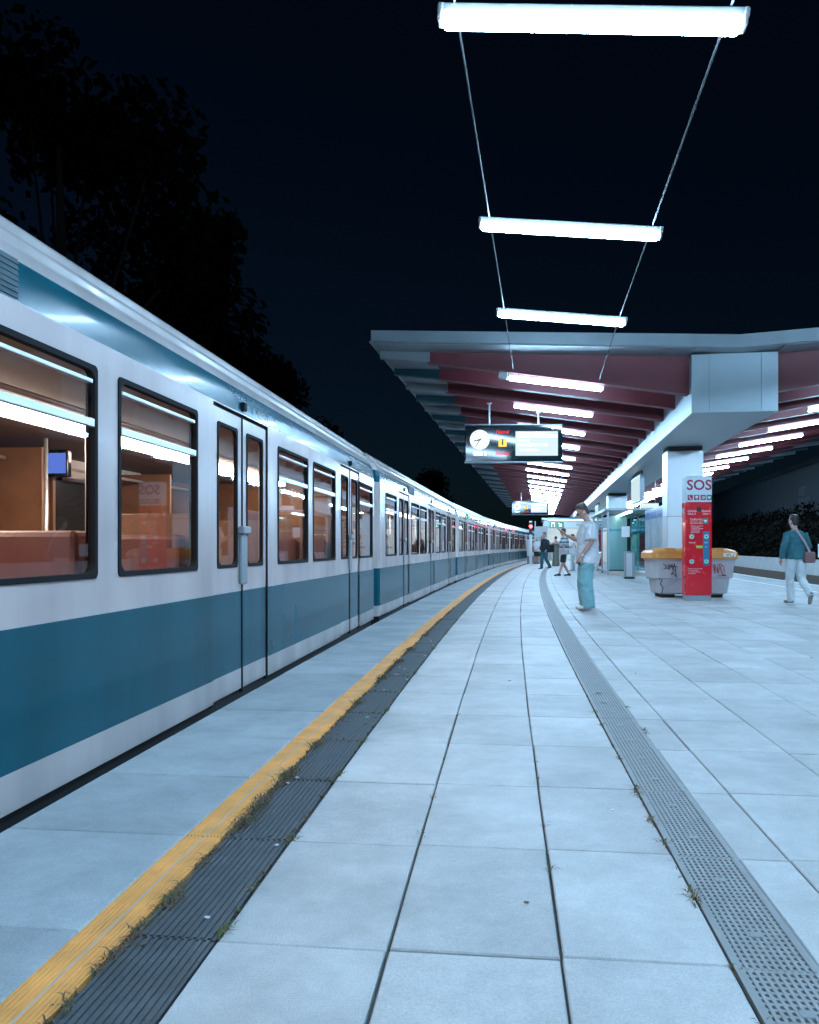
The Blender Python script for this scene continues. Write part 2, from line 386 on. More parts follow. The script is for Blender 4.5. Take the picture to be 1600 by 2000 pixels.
tile_cols = [(1.105, 1.578), (1.578, 2.038), (2.038, 2.473), (2.692, 2.865)]
u = 2.865
while u < 9.2: tile_cols.append((u, u + .497)); u += .497
tile_cols.append((u, U_R))
tile_me = [slab_mesh('tile', ub - ua - (.009 if i < 3 else .006), LEN, M['tile']) for i, (ua, ub) in enumerate(tile_cols)]
rr = random.Random(3)
cands = []
N_ROW = 98
for n in range(-2, N_ROW):
    s = ROW0 + DROW * (n + .5)
    for ci, (ua, ub) in enumerate(tile_cols):
        um = (ua + ub) / 2; p = PT(s, um); d = max(p.y, .5)
        area = (ub - ua) * DROW / d**3 if in_view(p, .12) else 0
        cands.append((area, n, ci, s, um))
cands.sort(reverse=True)
far = MB()
for k, (area, n, ci, s, um) in enumerate(cands):
    jit = (rr.uniform(-.0025, .0025), rr.uniform(-.003, .003), rr.uniform(-.0022, .0012), rr.uniform(-.0022, .0022))
    off = ((ci * 37) % 5 - 2) * .006
    p = PT(s + off + jit[1], um + jit[0], jit[2] - .001)
    if k < 300:
        o = link('tile', tile_me[ci], platform, p, HEAD(s) + jit[3]); o.scale = (1, 1 - um * K, 1)
    else:
        me = tile_me[ci]; mx = Matrix.Translation(p) @ Matrix.Rotation(HEAD(s), 4, 'Z') @ Matrix.Diagonal((1, 1 - um * K, 1, 1))
        far.add([mx @ v.co for v in me.vertices], [tuple(q.vertices) for q in me.polygons])
far.build('tile_field', M['tile'], platform)['kind'] = 'stuff'
for n in range(-2, N_ROW):
    s = ROW0 + DROW * (n + .5)
    for nm, me, um in (('edge_slab', edge_me, .345), ('yellow_line_piece', yellow_me, .776), ('ribbed_paver', dark_me, .980), ('drain_grate', grate_me, 2.583)):
        j = rr.uniform(-.002, .002)
        if nm == 'drain_grate' and s > 45: continue
        link(nm, me, platform, PT(s, um + j, -.0015 + rr.uniform(-.001, .001) + (.002 if nm == 'drain_grate' else 0)), HEAD(s) + rr.uniform(-.002, .002))
sweep('drain_grate', [(2.49, -.001), (2.676, -.001)], PT, 45, 78, 30, M['slab'], platform)

# weeds in the joints
def weeds(name, spots, label):
    mb = MB(); w = random.Random(11)
    for (s, u, size, cnt, dry) in spots:
        for _ in range(cnt):
            a = w.uniform(0, 6.283); r = abs(w.gauss(0, .5)) * size
            b = PT(s + w.gauss(0, size * 1.0), u + w.gauss(0, size * .32), -.012)
            L = w.uniform(.010, .030) * (0.65 + size * 9)
            lean = Vector((math.cos(a), math.sin(a), 0)) * L * w.uniform(.8, 2.2)
            side = Vector((-math.sin(a), math.cos(a), 0)) * w.uniform(.0013, .0034)
            mid = b + lean * .45 + Vector((0, 0, L * .75)); tip = b + lean + Vector((0, 0, L * w.uniform(.4, .95)))
            mb.add([b - side, b + side, mid + side * .8, mid - side * .8, tip], [(0,1,2,3),(3,2,4)], 1 if w.random() < dry else 0)
    o = mb.build(name, [M['weed'], M['weeddry']]); tag(o, label, 'weeds', kind='stuff')
sp = []; w = random.Random(21)
for s in [x * .045 for x in range(40, 330)]:
    k = .5 + .5 * math.sin(s * 2.7 + 1.0) * math.sin(s * 1.13)
    if w.random() < .40 + .5 * k: sp.append((s, .857 + w.uniform(-.003, .014), .012 + .022 * k * w.random(), int(14 + 36 * k), .85))
for s, z in ((2.62, .035), (3.35, .045), (3.55, .05), (4.0, .05), (4.05, .05), (4.6, .045), (5.8, .05), (6.9, .05), (7.9, .06), (8.8, .06), (10.2, .06)):
    sp.append((s, .872, z * 1.1, 190, .78))
for s in (3.98, 4.74, 5.5, 6.3, 7.05, 8.6): 
    for q in range(6): sp.append((s + w.uniform(-.01, .01), .87 + q * .04, .012, 14, .75))
weeds('weeds', sp, 'dry tufts of weeds growing between yellow line and ribbed dark strip')
sp = []
for s in [x * .07 for x in range(30, 180)]:
    if w.random() < .5: sp.append((s, 1.101, .010, 9, .6))
for s in (2.45, 3.2, 4.05, 4.7, 5.6, 7.2, 8.9, 10.4, 11.9): sp.append((s, 1.105, .026, 55, .45))
weeds('weeds', sp, 'sparse weeds growing along the joint between ribbed strip and tiles')
sp = []
for s in [x * .06 for x in range(36, 130)]:
    if w.random() < .35: sp.append((s, 2.472, .010, 9, .7))
for s in (2.82, 2.86, 3.3, 3.55, 3.9, 3.98, 4.5, 5.3, 5.7): sp.append((s, 2.470, .022, 60, .6))
for s in (5.1, 5.2, 5.9): sp.append((s, 2.70, .02, 40, .2))
for s in (6.0, 6.4, 6.35): sp.append((s, 2.56, .02, 30, .2))
for s in (3.0, 3.45, 4.1, 4.4, 5.2): sp.append((s, 2.041, .012, 12, .6)); sp.append((s + .3, 1.58, .012, 12, .6))
weeds('weeds', sp, 'small tufts of weeds along the edge of the metal drain')
lit = MB(); w = random.Random(5)
for _ in range(70):
    s = w.uniform(2.2, 13); u = w.choice([w.uniform(.87, 1.09)] * 2 + [w.uniform(1.1, 5)])
    p = PT(s, u, .001); a = w.uniform(0, 6.28); l = w.uniform(.004, .012); b = w.uniform(.003, .006)
    d = Vector((math.cos(a), math.sin(a), 0)); e = Vector((-d.y, d.x, 0))
    zz = Vector((0, 0, .004))
    lit.add([p-d*l-e*b, p+d*l-e*b, p+d*l+e*b, p-d*l+e*b, p-d*l-e*b+zz, p+d*l-e*b+zz*.4, p+d*l+e*b+zz, p-d*l+e*b+zz*.6], [(4,5,6,7),(0,1,5,4),(1,2,6,5),(2,3,7,6),(3,0,4,7)], w.choice([0, 0, 1, 1, 1]))
tag(lit.build('litter', [M['print_white'], M['weeddry']]), 'scraps of paper and dead leaves scattered on the platform floor', 'litter', kind='stuff')

# ================================================================== CANOPY
canopy = thing('station_canopy', 'long flat canopy with red tapered beams over the island platform', 'canopy', CO, -ALPHA)
CL, CV = 62.5, 5.88
HALF = 6.48
def zs(v): return 4.50 + abs(v - CV) / HALF * 0.36
prof = [(CV-HALF, 4.87), (CV, 4.51), (CV+HALF, 4.87), (CV+HALF, 5.07), (CV, 4.73), (CV-HALF, 5.07)]
MB().extr(prof, 0, CL).build('roof_slab', M['fascia'], canopy)
for x in (CV - HALF, CV + HALF):     # thin drip edge along both long sides
    MB().box(x - .03, x + .03, -.02, CL, 4.845, 4.868).build('drip_edge', M['fascia'], canopy)
PITCH = 1.545; T0 = 0.70; NB = 40
def beam_poly(v0, z0, v1, z1, sgn):
    f = lambda v: CV + sgn * (v - CV) * 1.0
    pts = [(v0, z0), (v1, z1), (v1, zs(v1) - .002), (v0, zs(v0) - .002)]
    pts = [((p[0] if sgn > 0 else 2*CV - p[0]), p[1]) for p in pts]
    return pts if sgn > 0 else pts[::-1]
def bz(v): return 4.60 + (v - .4) / (5.15 - .4) * (3.86 - 4.60)
beam_mes, tip_mes, soff_in, soff_out, flange_mes = {}, {}, {}, {}, {}
for sg in (1, -1):
    beam_mes[sg] = MB().extr(beam_poly(.4, bz(.4), 5.15, bz(5.15), sg), 0, .16).mesh('beam', M['beamred'])
    for nm, mm in (('grey', M['sheet']), ('teal', M['teal'])):
        tip_mes[sg, nm] = MB().extr(beam_poly(-.57, 4.72, .397, bz(.397), sg), .002, .158).mesh('beam_tip', mm)
    fp = [(.35, bz(.35) - .015), (5.15, bz(5.15) - .015), (5.15, bz(5.15)), (.35, bz(.35))]
    fp = fp if sg > 0 else [(2*CV - x, z) for x, z in fp][::-1]
    flange_mes[sg] = MB().extr(fp, -.03, .19).mesh('beam_flange', M['beamred'])
    def sof(v0, v1, m):
        pl = [(v0, zs(v0) - .012), (v1, zs(v1) - .012), (v1, zs(v1) + .004), (v0, zs(v0) + .004)]
        pl = pl if sg > 0 else [(2*CV - x, z) for x, z in pl][::-1]
        return MB().extr(pl, .165, PITCH - .006).mesh('soffit_panel', m)
    soff_in[sg] = sof(.402, 5.15, M['soffit']); soff_out[sg] = sof(-.57, .398, M['sheet'])
for j in range(NB):
    t = T0 + PITCH * j
    for sg in (1, -1):
        b = link('beam', beam_mes[sg], canopy, (0, t, 0))
        link('beam_tip', tip_mes[sg, 'grey' if j % 2 == 0 else 'teal'], b)
        link('beam_flange', flange_mes[sg], b)
        link('soffit_panel', soff_in[sg], canopy, (0, t, 0)); link('soffit_panel', soff_out[sg], canopy, (0, t, 0))
for sg in (1, -1):   # the short strip in front of the first beam
    pl = [(-.57, zs(-.57) - .012), (5.15, zs(5.15) - .012), (5.15, zs(5.15) + .003), (-.57, zs(-.57) + .003)]
    pl = pl if sg > 0 else [(2*CV - x, z) for x, z in pl][::-1]
    MB().extr(pl, .02, T0 - .005).build('soffit_panel', M['sheet'], canopy)
# girder with its cladding
g0, g1, gz0, gz1 = 5.15, 6.61, 3.47, 4.52
MB().box(g0 + .012, g1 - .012, .462, CL - .3, gz0 + .012, gz1).build('girder_core', M['seam'], canopy)
side_me = MB().bbox(0, .014, .004, PITCH - .004, gz0, gz1 - .01, .003).mesh('panel', M['clad'])
und_a = MB().bbox(0, .30 - .004, .004, PITCH*2 - .004, gz0 - .002, gz0 + .012, .003).mesh('panel', M['clad'])
und_b = MB().bbox(0, g1 - g0 - .6 - .004, .004, PITCH*2 - .004, gz0 - .002, gz0 + .012, .003).mesh('panel', M['clad'])
for j in range(NB):
    link('panel', side_me, canopy, (g0 - .002, .46 + PITCH*j, 0)); link('panel', side_me, canopy, (g1 - .012, .46 + PITCH*j, 0))
for j in range(NB // 2):
    y = .46 + PITCH*2*j
    link('panel', und_a, canopy, (g0 + .014, y, 0)); link('panel', und_b, canopy, (g0 + .30 + .004, y, 0)); link('panel', und_a, canopy, (g1 - .31, y, 0))
for (a, b) in ((g0, g0 + .30), (g0 + .30, g1 - .28), (g1 - .28, g1)):
    MB().bbox(a + .002, b - .002, .442, .458, gz0 - .001, gz1 - .01, .003).build('panel', M['clad'], canopy)
# clad columns
cw = .40
M['colclad'] = mat('column_cladding', (0.60, 0.64, 0.66), 0.34, metal=0.45, var=0.04, vscale=1.2)
def colpanel(z0, z1): return MB().bbox(-cw, cw, -cw - .012, -cw, z0, z1, .004).mesh('panel', M['colclad'])
cp_lo, cp_hi = colpanel(.06, 1.80), colpanel(1.81, 3.36)
for t in (5.85, 23.2, 40.5, 57.8):
    c = MB().box(-cw + .01, cw - .01, -cw + .01, cw - .01, 0, gz0 + .01).build('column', M['seam'], canopy, (CV, t, 0))
    for k in range(4):
        for me in (cp_lo, cp_hi):
            link('panel', me, c, (0, 0, 0), k * math.pi / 2)

# ================================================================== TUBE LAMPS
LW = 1.70
lamp_house = MB().bbox(-LW/2 - .05, LW/2 + .05, -.045, .045, .0, .055, .008).mesh('lamp_housing', M['lamphouse'])
lamp_cap = MB().bbox(-.014, .014, -.050, .050, -.050, .055, .008).mesh('end_cap', M['lamphouse'])
lamp_diff = MB().bbox(-LW/2 - .012, LW/2 + .012, -.058, .058, -.064, -.001, .02).mesh('diffuser', M['lamp'])
def lamp(t, right, label, z_in=4.13, z_out=4.385, box=False):
    v = (1.93 + 3.60) / 2; tilt = math.atan2(z_out - z_in, 1.67)
    if right: v = 2*CV - v; tilt = -tilt
    L = thing('tube_lamp', label, 'lamp', CT(t, v, (z_in + z_out) / 2 - .095), 0, 'tube lamps along the platform')
    L.rotation_euler = (0, tilt, -ALPHA)
    link('lamp_housing', lamp_house, L); link('diffuser', lamp_diff, L)
    for x in (-LW/2 - .03, LW/2 + .03): link('end_cap', lamp_cap, L, (x, 0, 0))
    if box: MB().bbox(-LW/2 - .22, -LW/2 - .055, -.09, .09, -.06, .08, .01).build('junction_box', M['lamphouse'], L)
    return L
SAG = (.01, -.03, -.07, -.07, -.05, -.03, 0)
for i, t in enumerate((-3.23, -6.53, -9.86, -13.15, -16.45, -19.75, -23.0)):
    lamp(t, False, 'tube lamp slung on cables in the open, %s one out from canopy front' % ORD[i], 4.26 + SAG[i], 4.46 + SAG[i])
    lamp(t, True, 'tube lamp slung on cables over the far side, %s out from canopy front' % ORD[i], 4.26 + SAG[i], 4.46 + SAG[i])
for i in range(20):
    t = T0 + PITCH * 2 * i + .08
    lamp(t, False, 'tube lamp under the train side of the canopy, %s from its front edge' % ORD[i], box=(i == 0))
    lamp(t, True, 'tube lamp under the far side of the canopy, %s from its front edge' % ORD[i])
for v, z, nm in ((1.98, 4.46, 'outer cable carrying the open-air lamps beside the train'), (3.56, 4.28, 'inner cable carrying the open-air lamps beside the train'),
                 (2*CV-1.98, 4.43, 'outer cable carrying open-air lamps on the far side'), (2*CV-3.56, 4.17, 'inner cable carrying open-air lamps on the far side')):
    mb = MB(); pts = [CT(t, v, z - .045 + d) for t, d in ((-24, 0), (-16.5, -.05), (-9.86, -.07), (-6.53, -.03), (-3.23, .01))] + [CT(T0, v, bz(min(v, 2*CV - v)) + .06)]
    for a, b in zip(pts, pts[1:]): mb.tube(a, b, .008, 6)
    tag(mb.build('support_cable', M['cable']), nm, 'cable', 'cables carrying the open-air lamps')

# ================================================================== TRAIN
CARL = 13.30
def rrect(y0, y1, z0, z1, r, n=5):
    pts = []
    for cyy, czz, a0 in ((y1 - r, z1 - r, 0), (y0 + r, z1 - r, 90), (y0 + r, z0 + r, 180), (y1 - r, z0 + r, 270)):
        for k in range(n + 1):
            a = R(a0 + 90 * k / n); pts.append((cyy + r * math.cos(a), czz + r * math.sin(a)))
    return pts
def ring_mesh(name, w, z0, z1, grow, inset, r, m, x0=-.03, x1=.007):
    o = rrect(-w/2 - grow, w/2 + grow, z0 - grow, z1 + grow, grow * 2.2); i = rrect(-w/2 + inset, w/2 - inset, z0 + inset, z1 - inset, max(r - inset, .01))
    n = len(o); mb = MB()
    vs = [(x0, a, b) for a, b in o] + [(x1, a, b) for a, b in o] + [(x1, a, b) for a, b in i] + [(x0, a, b) for a, b in i]
    fs = []
    for k in range(n):
        q = (k + 1) % n
        fs += [(k, q, n+q, n+k), (n+k, n+q, 2*n+q, 2*n+k), (2*n+k, 2*n+q, 3*n+q, 3*n+k)]
    return mb.add(vs, fs).mesh(name, m)
WZ0, WZ1, WW = 0.94, 1.94, 1.05
win_frame = ring_mesh('window_frame', WW, WZ0, WZ1, .013, .014, .07, M['black'])
win_pane = MB().quad([(-.012, -WW/2 + .01, WZ0 + .01), (-.012, WW/2 - .01, WZ0 + .01), (-.012, WW/2 - .01, WZ1 - .01), (-.012, -WW/2 + .01, WZ1 - .01)]).mesh('pane', M['pane'])
win_bar = MB().bbox(-.02, .008, -WW/2 + .02, WW/2 - .02, 1.655, 1.695, .004).bbox(-.03, .004, -WW/2 + .03, WW/2 - .03, 1.865, 1.885, .003).mesh('transom_bar', M['alu'])
LFW = .40
leaf_frame = ring_mesh('leaf_window_frame', LFW, WZ0, WZ1, .012, .012, .07, M['black'], -.02, .006)
leaf_pane = MB().quad([(-.008, -LFW/2 + .01, WZ0 + .01), (-.008, LFW/2 - .01, WZ0 + .01), (-.008, LFW/2 - .01, WZ1 - .01), (-.008, -LFW/2 + .01, WZ1 - .01)]).mesh('pane', M['pane'])
def leaf_mesh():
    mb = MB(); ys = (-.305, -LFW/2, LFW/2, .305); zz = (.02, WZ0, WZ1, 2.045)
    for a in range(3):
        for b in range(3):
            if a == 1 and b == 1: continue
            mb.box(-.028, 0, ys[a], ys[a+1], zz[b], zz[b+1])
    return mb.mesh('door_leaf', M['livery'])
leaf_me = leaf_mesh()
door_seal = MB().box(-.034, -.020, -.64, .64, -.01, 2.062).mesh('door_seal', M['black'])
def seal_mesh():
    mb = MB(); 
    mb.box(-.05, -.016, -.64, -.607, -.01, 2.075); mb.box(-.05, -.016, .607, .64, -.01, 2.075); mb.box(-.05, -.006, -.012, .012, -.01, 2.05); mb.box(-.05, -.02, -.64, .64, 2.047, 2.076)
    return mb.mesh('door_seal', M['black'])
door_seal = seal_mesh()
handle_me = MB().bbox(-.002, .02, -.075, .075, .80, 1.17, .01).bbox(-.002, .045, -.085, .085, 1.175, 1.235, .012).mesh('door_handle', M['greyplate'])
doorlamp_me = MB().bbox(-.03, .02, -.035, .035, 2.10, 2.165, .01).mesh('door_lamp', M['black'])
doorlamp_red = MB().bbox(-.03, .022, -.06, .06, 2.10, 2.165, .01).mesh('door_lamp', M['redlamp'])
seat_me = MB().bbox(-1.02, -.12, 0, .44, .30, .46, .03).bbox(-1.02, -.12, -.07, .05, .34, 1.16, .03).bbox(-.95, -.25, .1, .35, .02, .32, .01).mesh('seat', M['seat'])
seat_me2 = MB().bbox(-2.74, -1.86, 0, .44, .30, .46, .03).bbox(-2.74, -1.86, -.07, .05, .34, 1.16, .03).bbox(-2.6, -1.95, .1, .35, .02, .32, .01).mesh('seat', M['seatblue'])
screen_me = MB().bbox(-.80, -.08, -.018, .018, .06, 1.30, .006).mesh('draught_screen', M['wood'])
screen_me2 = MB().bbox(-2.80, -2.05, -.018, .018, .06, 1.95, .006).mesh('draught_screen', M['wood'])
pole_me = MB().tube((-.86, 0, .02), (-.86, 0, 2.02), .018, 10).mesh('grab_pole', M['alu'], True)
pole_me2 = MB().tube((-2.0, 0, .02), (-2.0, 0, 2.02), .018, 10).mesh('grab_pole', M['alu'], True)
PROF = [(0, 2.075), (-.012, 2.17), (-.035, 2.262), (-.075, 2.335), (-.115, 2.375), (-.105, 2.392), (-.14, 2.43), (-.165, 2.455), (-.155, 2.475), (-.22, 2.53), (-.45, 2.60), (-.95, 2.655), (-1.45, 2.67)]
PROF = PROF + [(-2.9 - x, z) for x, z in PROF[-2::-1]]
def car_meshes(doors):
    wins = []
    for d in doors[:-1]: wins += [d + .93 + WW/2, d + 2.30 + WW/2 - .08]
    wins = [doors[0] - .97 - WW/2 + .05] + wins + [doors[-1] + .97 + WW/2 - .05]
    if wins[0] - WW/2 < .2: wins[0] = WW/2 + .25
    if wins[-1] + WW/2 > CARL - .2: wins[-1] = CARL - WW/2 - .25
    ys = [0.12, CARL - .12]; op = []
    for c in wins: op.append((c - WW/2, c + WW/2, WZ0, WZ1))
    for d in doors: op.append((d - .63, d + .63, -.02, 2.07))
    for o in op: ys += [o[0], o[1]]
    ys = sorted(set(round(y, 4) for y in ys)); zz = [.012, WZ0, WZ1, 2.07, 2.075]
    mb = MB()
    for y0, y1 in zip(ys, ys[1:]):
        for z0, z1 in zip(zz, zz[1:]):
            ym, zm = (y0 + y1)/2, (z0 + z1)/2
            if any(o[0] < ym < o[1] and o[2] < zm < o[3] for o in op): continue
            mb.add([(0,y0,z0),(0,y1,z0),(0,y1,z1),(0,y0,z1)], [(0,1,2,3)])
    mb.add([(-2.9,.12,-.02),(-2.9,CARL-.12,-.02),(-2.9,CARL-.12,2.075),(-2.9,.12,2.075)], [(0,3,2,1)])
    # ends: rounded in plan
    full = [(0, .012), (0, .16), (0, .745)] + PROF + [(-2.9, .745), (-2.9, .16), (-2.9, .012)]
    def ring(y, ins):
        out = []
        for x, z in full:
            cx = -1.45; k = (1.45 - ins) / 1.45; kz = z if z < 2 else 2 + (z - 2) * (1 - ins * .7)
            out.append((cx + (x - cx) * k, y, kz))
        return out
    for ya, ia, yb, ib in ((.12, 0, .05, .03), (.05, .03, .012, .085), (CARL - .12, 0, CARL - .05, .03), (CARL - .05, .03, CARL - .012, .085)):
        a, b = ring(ya, ia), ring(yb, ib); n = len(a)
        mb.add(a + b, [(i, i + 1, n + i + 1, n + i) for i in range(n - 1)])
    for yb in (.012, CARL - .012):
        b = ring(yb, .085); mb.add(b, [tuple(range(len(b)))])
    shell = mb.mesh('body_shell', M['livery'])
    rb = MB(); n = len(PROF)
    vs = [(x, .12, z) for x, z in PROF] + [(x, CARL - .12, z) for x, z in PROF]
    rb.add(vs, [(i, i + 1, n + i + 1, n + i) for i in range(n - 1)])
    roof = rb.mesh('roof', M['livery'], True)
    ib = MB()
    ib.quad([(-.03,.1,.0),(-2.87,.1,.0),(-2.87,CARL-.1,.0),(-.03,CARL-.1,.0)], 0)
    ib.quad([(-.03,.1,2.03),(-2.87,.1,2.03),(-2.87,CARL-.1,2.03),(-.03,CARL-.1,2.03)], 1)
    ib.quad([(-2.84,.1,0),(-2.84,CARL-.1,0),(-2.84,CARL-.1,2.03),(-2.84,.1,2.03)], 2)
    for y in (.1, CARL - .1): ib.quad([(-.03,y,0),(-2.84,y,0),(-2.84,y,2.03),(-.03,y,2.03)], 3)
    # inner face of the platform side: below the sills and above the windows
    for y0, y1 in zip(ys, ys[1:]):
        ym = (y0 + y1)/2
        if any(abs(ym - d) < .63 for d in doors): continue
        for z0, z1 in ((0, WZ0), (WZ1, 2.03)):
            ib.quad([(-.05,y0,z0),(-.05,y1,z0),(-.05,y1,z1),(-.05,y0,z1)], 2)
        if not any(abs(ym - c) < WW/2 for c in wins): ib.quad([(-.05,y0,WZ0),(-.05,y1,WZ0),(-.05,y1,WZ1),(-.05,y0,WZ1)], 2)
    for c in wins: ib.box(-.2, -.05, c - WW/2 - .1, c + WW/2 + .1, .865, .90, 3)   # sill ledge
    inner = ib.mesh('interior_lining', [M['innerfloor'], M['innerceil'], M['innerwall'], M['wood']])
    fw = MB()
    for c in wins + list(doors):
        w2 = WW/2 if c in wins else .5
        fw.box(-2.835, -2.80, c - w2 - .05, c + w2 + .05, .90, .95, 0); fw.box(-2.835, -2.80, c - w2 - .05, c + w2 + .05, 1.93, 1.97, 0)
        fw.box(-2.835, -2.80, c - w2 - .05, c - w2, .95, 1.93, 0); fw.box(-2.835, -2.80, c + w2, c + w2 + .05, .95, 1.93, 0)
        fw.quad([(-2.825,c-w2,.95),(-2.825,c+w2,.95),(-2.825,c+w2,1.93),(-2.825,c-w2,1.93)], 1)
    farwin = fw.mesh('far_windows', [M['wood'], M['facadewin']])
    ad = MB()
    for k in range(11):
        ya = .9 + k*1.08
        ad.box(-2.832, -2.81, ya, ya + .62, 1.985, 2.02, 0); ad.quad([(-2.70, ya, 2.02), (-2.70, ya + .62, 2.02), (-2.80, ya + .62, 1.80), (-2.80, ya, 1.80)], 1 + k % 3)
    adverts = ad.mesh('adverts', [M['alu'], M['poster'], M['posterblue'], M['print_white']])
    lm = MB()
    for x in (-1.32,): lm.bbox(x - .09, x + .09, .5, CARL - .5, 1.955, 2.02, .02)
    lamps = lm.mesh('ceiling_lamp', M['trainlamp'])
    un = MB().box(-2.80, -.03, .2, CARL - .2, -.95, .011)
    for y in (2.2, 3.9, CARL - 3.9, CARL - 2.2):
        for x in (-.75, -2.15): un.tube((x - .06, y, -.62), (x + .06, y, -.62), .36, 16)
    under = un.mesh('underframe', M['under'])
    lv = MB().box(-.03, -.001, doors[0] + .55, doors[0] + 1.35, 2.085, 2.25)
    for k in range(7): lv.box(-.01, .003, doors[0] + .55, doors[0] + 1.35, 2.09 + k*.023, 2.09 + k*.023 + .012)
    louv = lv.mesh('louvre', M['teal'])
    gr = MB()
    for x in (-.45, -2.4): gr.tube((x, .3, 1.86), (x, CARL - .3, 1.86), .016, 8)
    rail = gr.mesh('grab_rail', M['alu'], True)
    return dict(shell=shell, roof=roof, inner=inner, farwin=farwin, lamps=lamps, under=under, louv=louv, rail=rail, adverts=adverts, wins=wins)
variants = {}
DW = ['nearest car of the white and blue train, cut by the frame', 'second car of the white and blue train back from the viewer', 'third car of the white and blue train back from the viewer',
      'fourth car of the white and blue train back from the viewer', 'fifth car of the white and blue train back from the viewer', 'last car of the white and blue train, far down the platform']
for i in range(6):
    s0 = 12.62 + 13.62 * (i - 1); doors = (2.6, 6.8, 11.0) if i else (3.0, 7.2, 11.4)
    if doors not in variants: variants[doors] = car_meshes(doors)
    V = variants[doors]
    a = PT(s0, -.115); b = PT(s0 + CARL, -.115)
    c = thing('train_car', DW[i], 'train car', a, -math.atan2(b.x - a.x, b.y - a.y), 'cars of the train at the platform')
    shell = link('body_shell', V['shell'], c); link('roof', V['roof'], c); link('louvre', V['louv'], shell)
    link('underframe', V['under'], c); inn = link('interior', V['inner'], c)
    link('far_windows', V['farwin'], inn); link('ceiling_lamp', V['lamps'], inn); link('grab_rail', V['rail'], inn); ao = link('adverts', V['adverts'], inn); ao['kind'] = 'stuff'
    for y in V['wins']:
        wdw = link('window', win_frame, c, (0, y, 0)); link('pane', win_pane, wdw); link('transom_bar', win_bar, wdw)
    for k, d in enumerate(doors):
        dr = link('door', door_seal, c, (0, d, 0))
        for sgn in (-1, 1):
            link('door_leaf', leaf_me, dr, (-.012, sgn * .306, 0)); link('leaf_window_frame', leaf_frame, dr, (-.012, sgn * .315, 0)); link('pane', leaf_pane, dr, (-.012, sgn * .315, 0))
        link('door_handle', handle_me, dr, (-.008, 0, 0))
        link('door_lamp', doorlamp_red if (i in (2, 3) and k == 2) or (i == 4 and k == 0) else doorlamp_me, dr)
        if i < 4:
            for sgn in (-1, 1):
                link('draught_screen', screen_me, inn, (0, d + sgn * .74, 0)); link('draught_screen', screen_me2, inn, (0, d + sgn * .74, 0))
            link('grab_pole', pole_me, inn, (0, d - .7, 0)); link('grab_pole', pole_me2, inn, (0, d + .7, 0))
    if i < 4:
        for d in doors[:-1]:
            for me in (seat_me, seat_me2):
                link('seat', me, inn, (0, d + .86, 0)); o = link('seat', me, inn, (0, d + 3.34, 0)); o.scale = (1, -1, 1)
                o = link('seat', me, inn, (0, d + 2.06, 0)); o.scale = (1, -1, 1); link('seat', me, inn, (0, d + 2.16, 0))
        for y, sg in ((doors[0] - .95, -1), (doors[-1] + .95, 1)):
            for me in (seat_me, seat_me2):
                o = link('seat', me, inn, (0, y, 0)); o.scale = (1, sg, 1)
    if i == 0:   # a screen hanging in the nearest saloon and posters above the windows
        MB().bbox(-2.32, -1.88, 8.05, 8.11, 1.70, 1.94, .01).build('info_screen', M['panelbox'], inn)
        MB().quad([(-2.30,8.045,1.73),(-1.90,8.045,1.73),(-1.90,8.045,1.91),(-2.30,8.045,1.91)]).build('screen_glow', emit('saloon_screen', (.16, .28, .95), .9), inn)

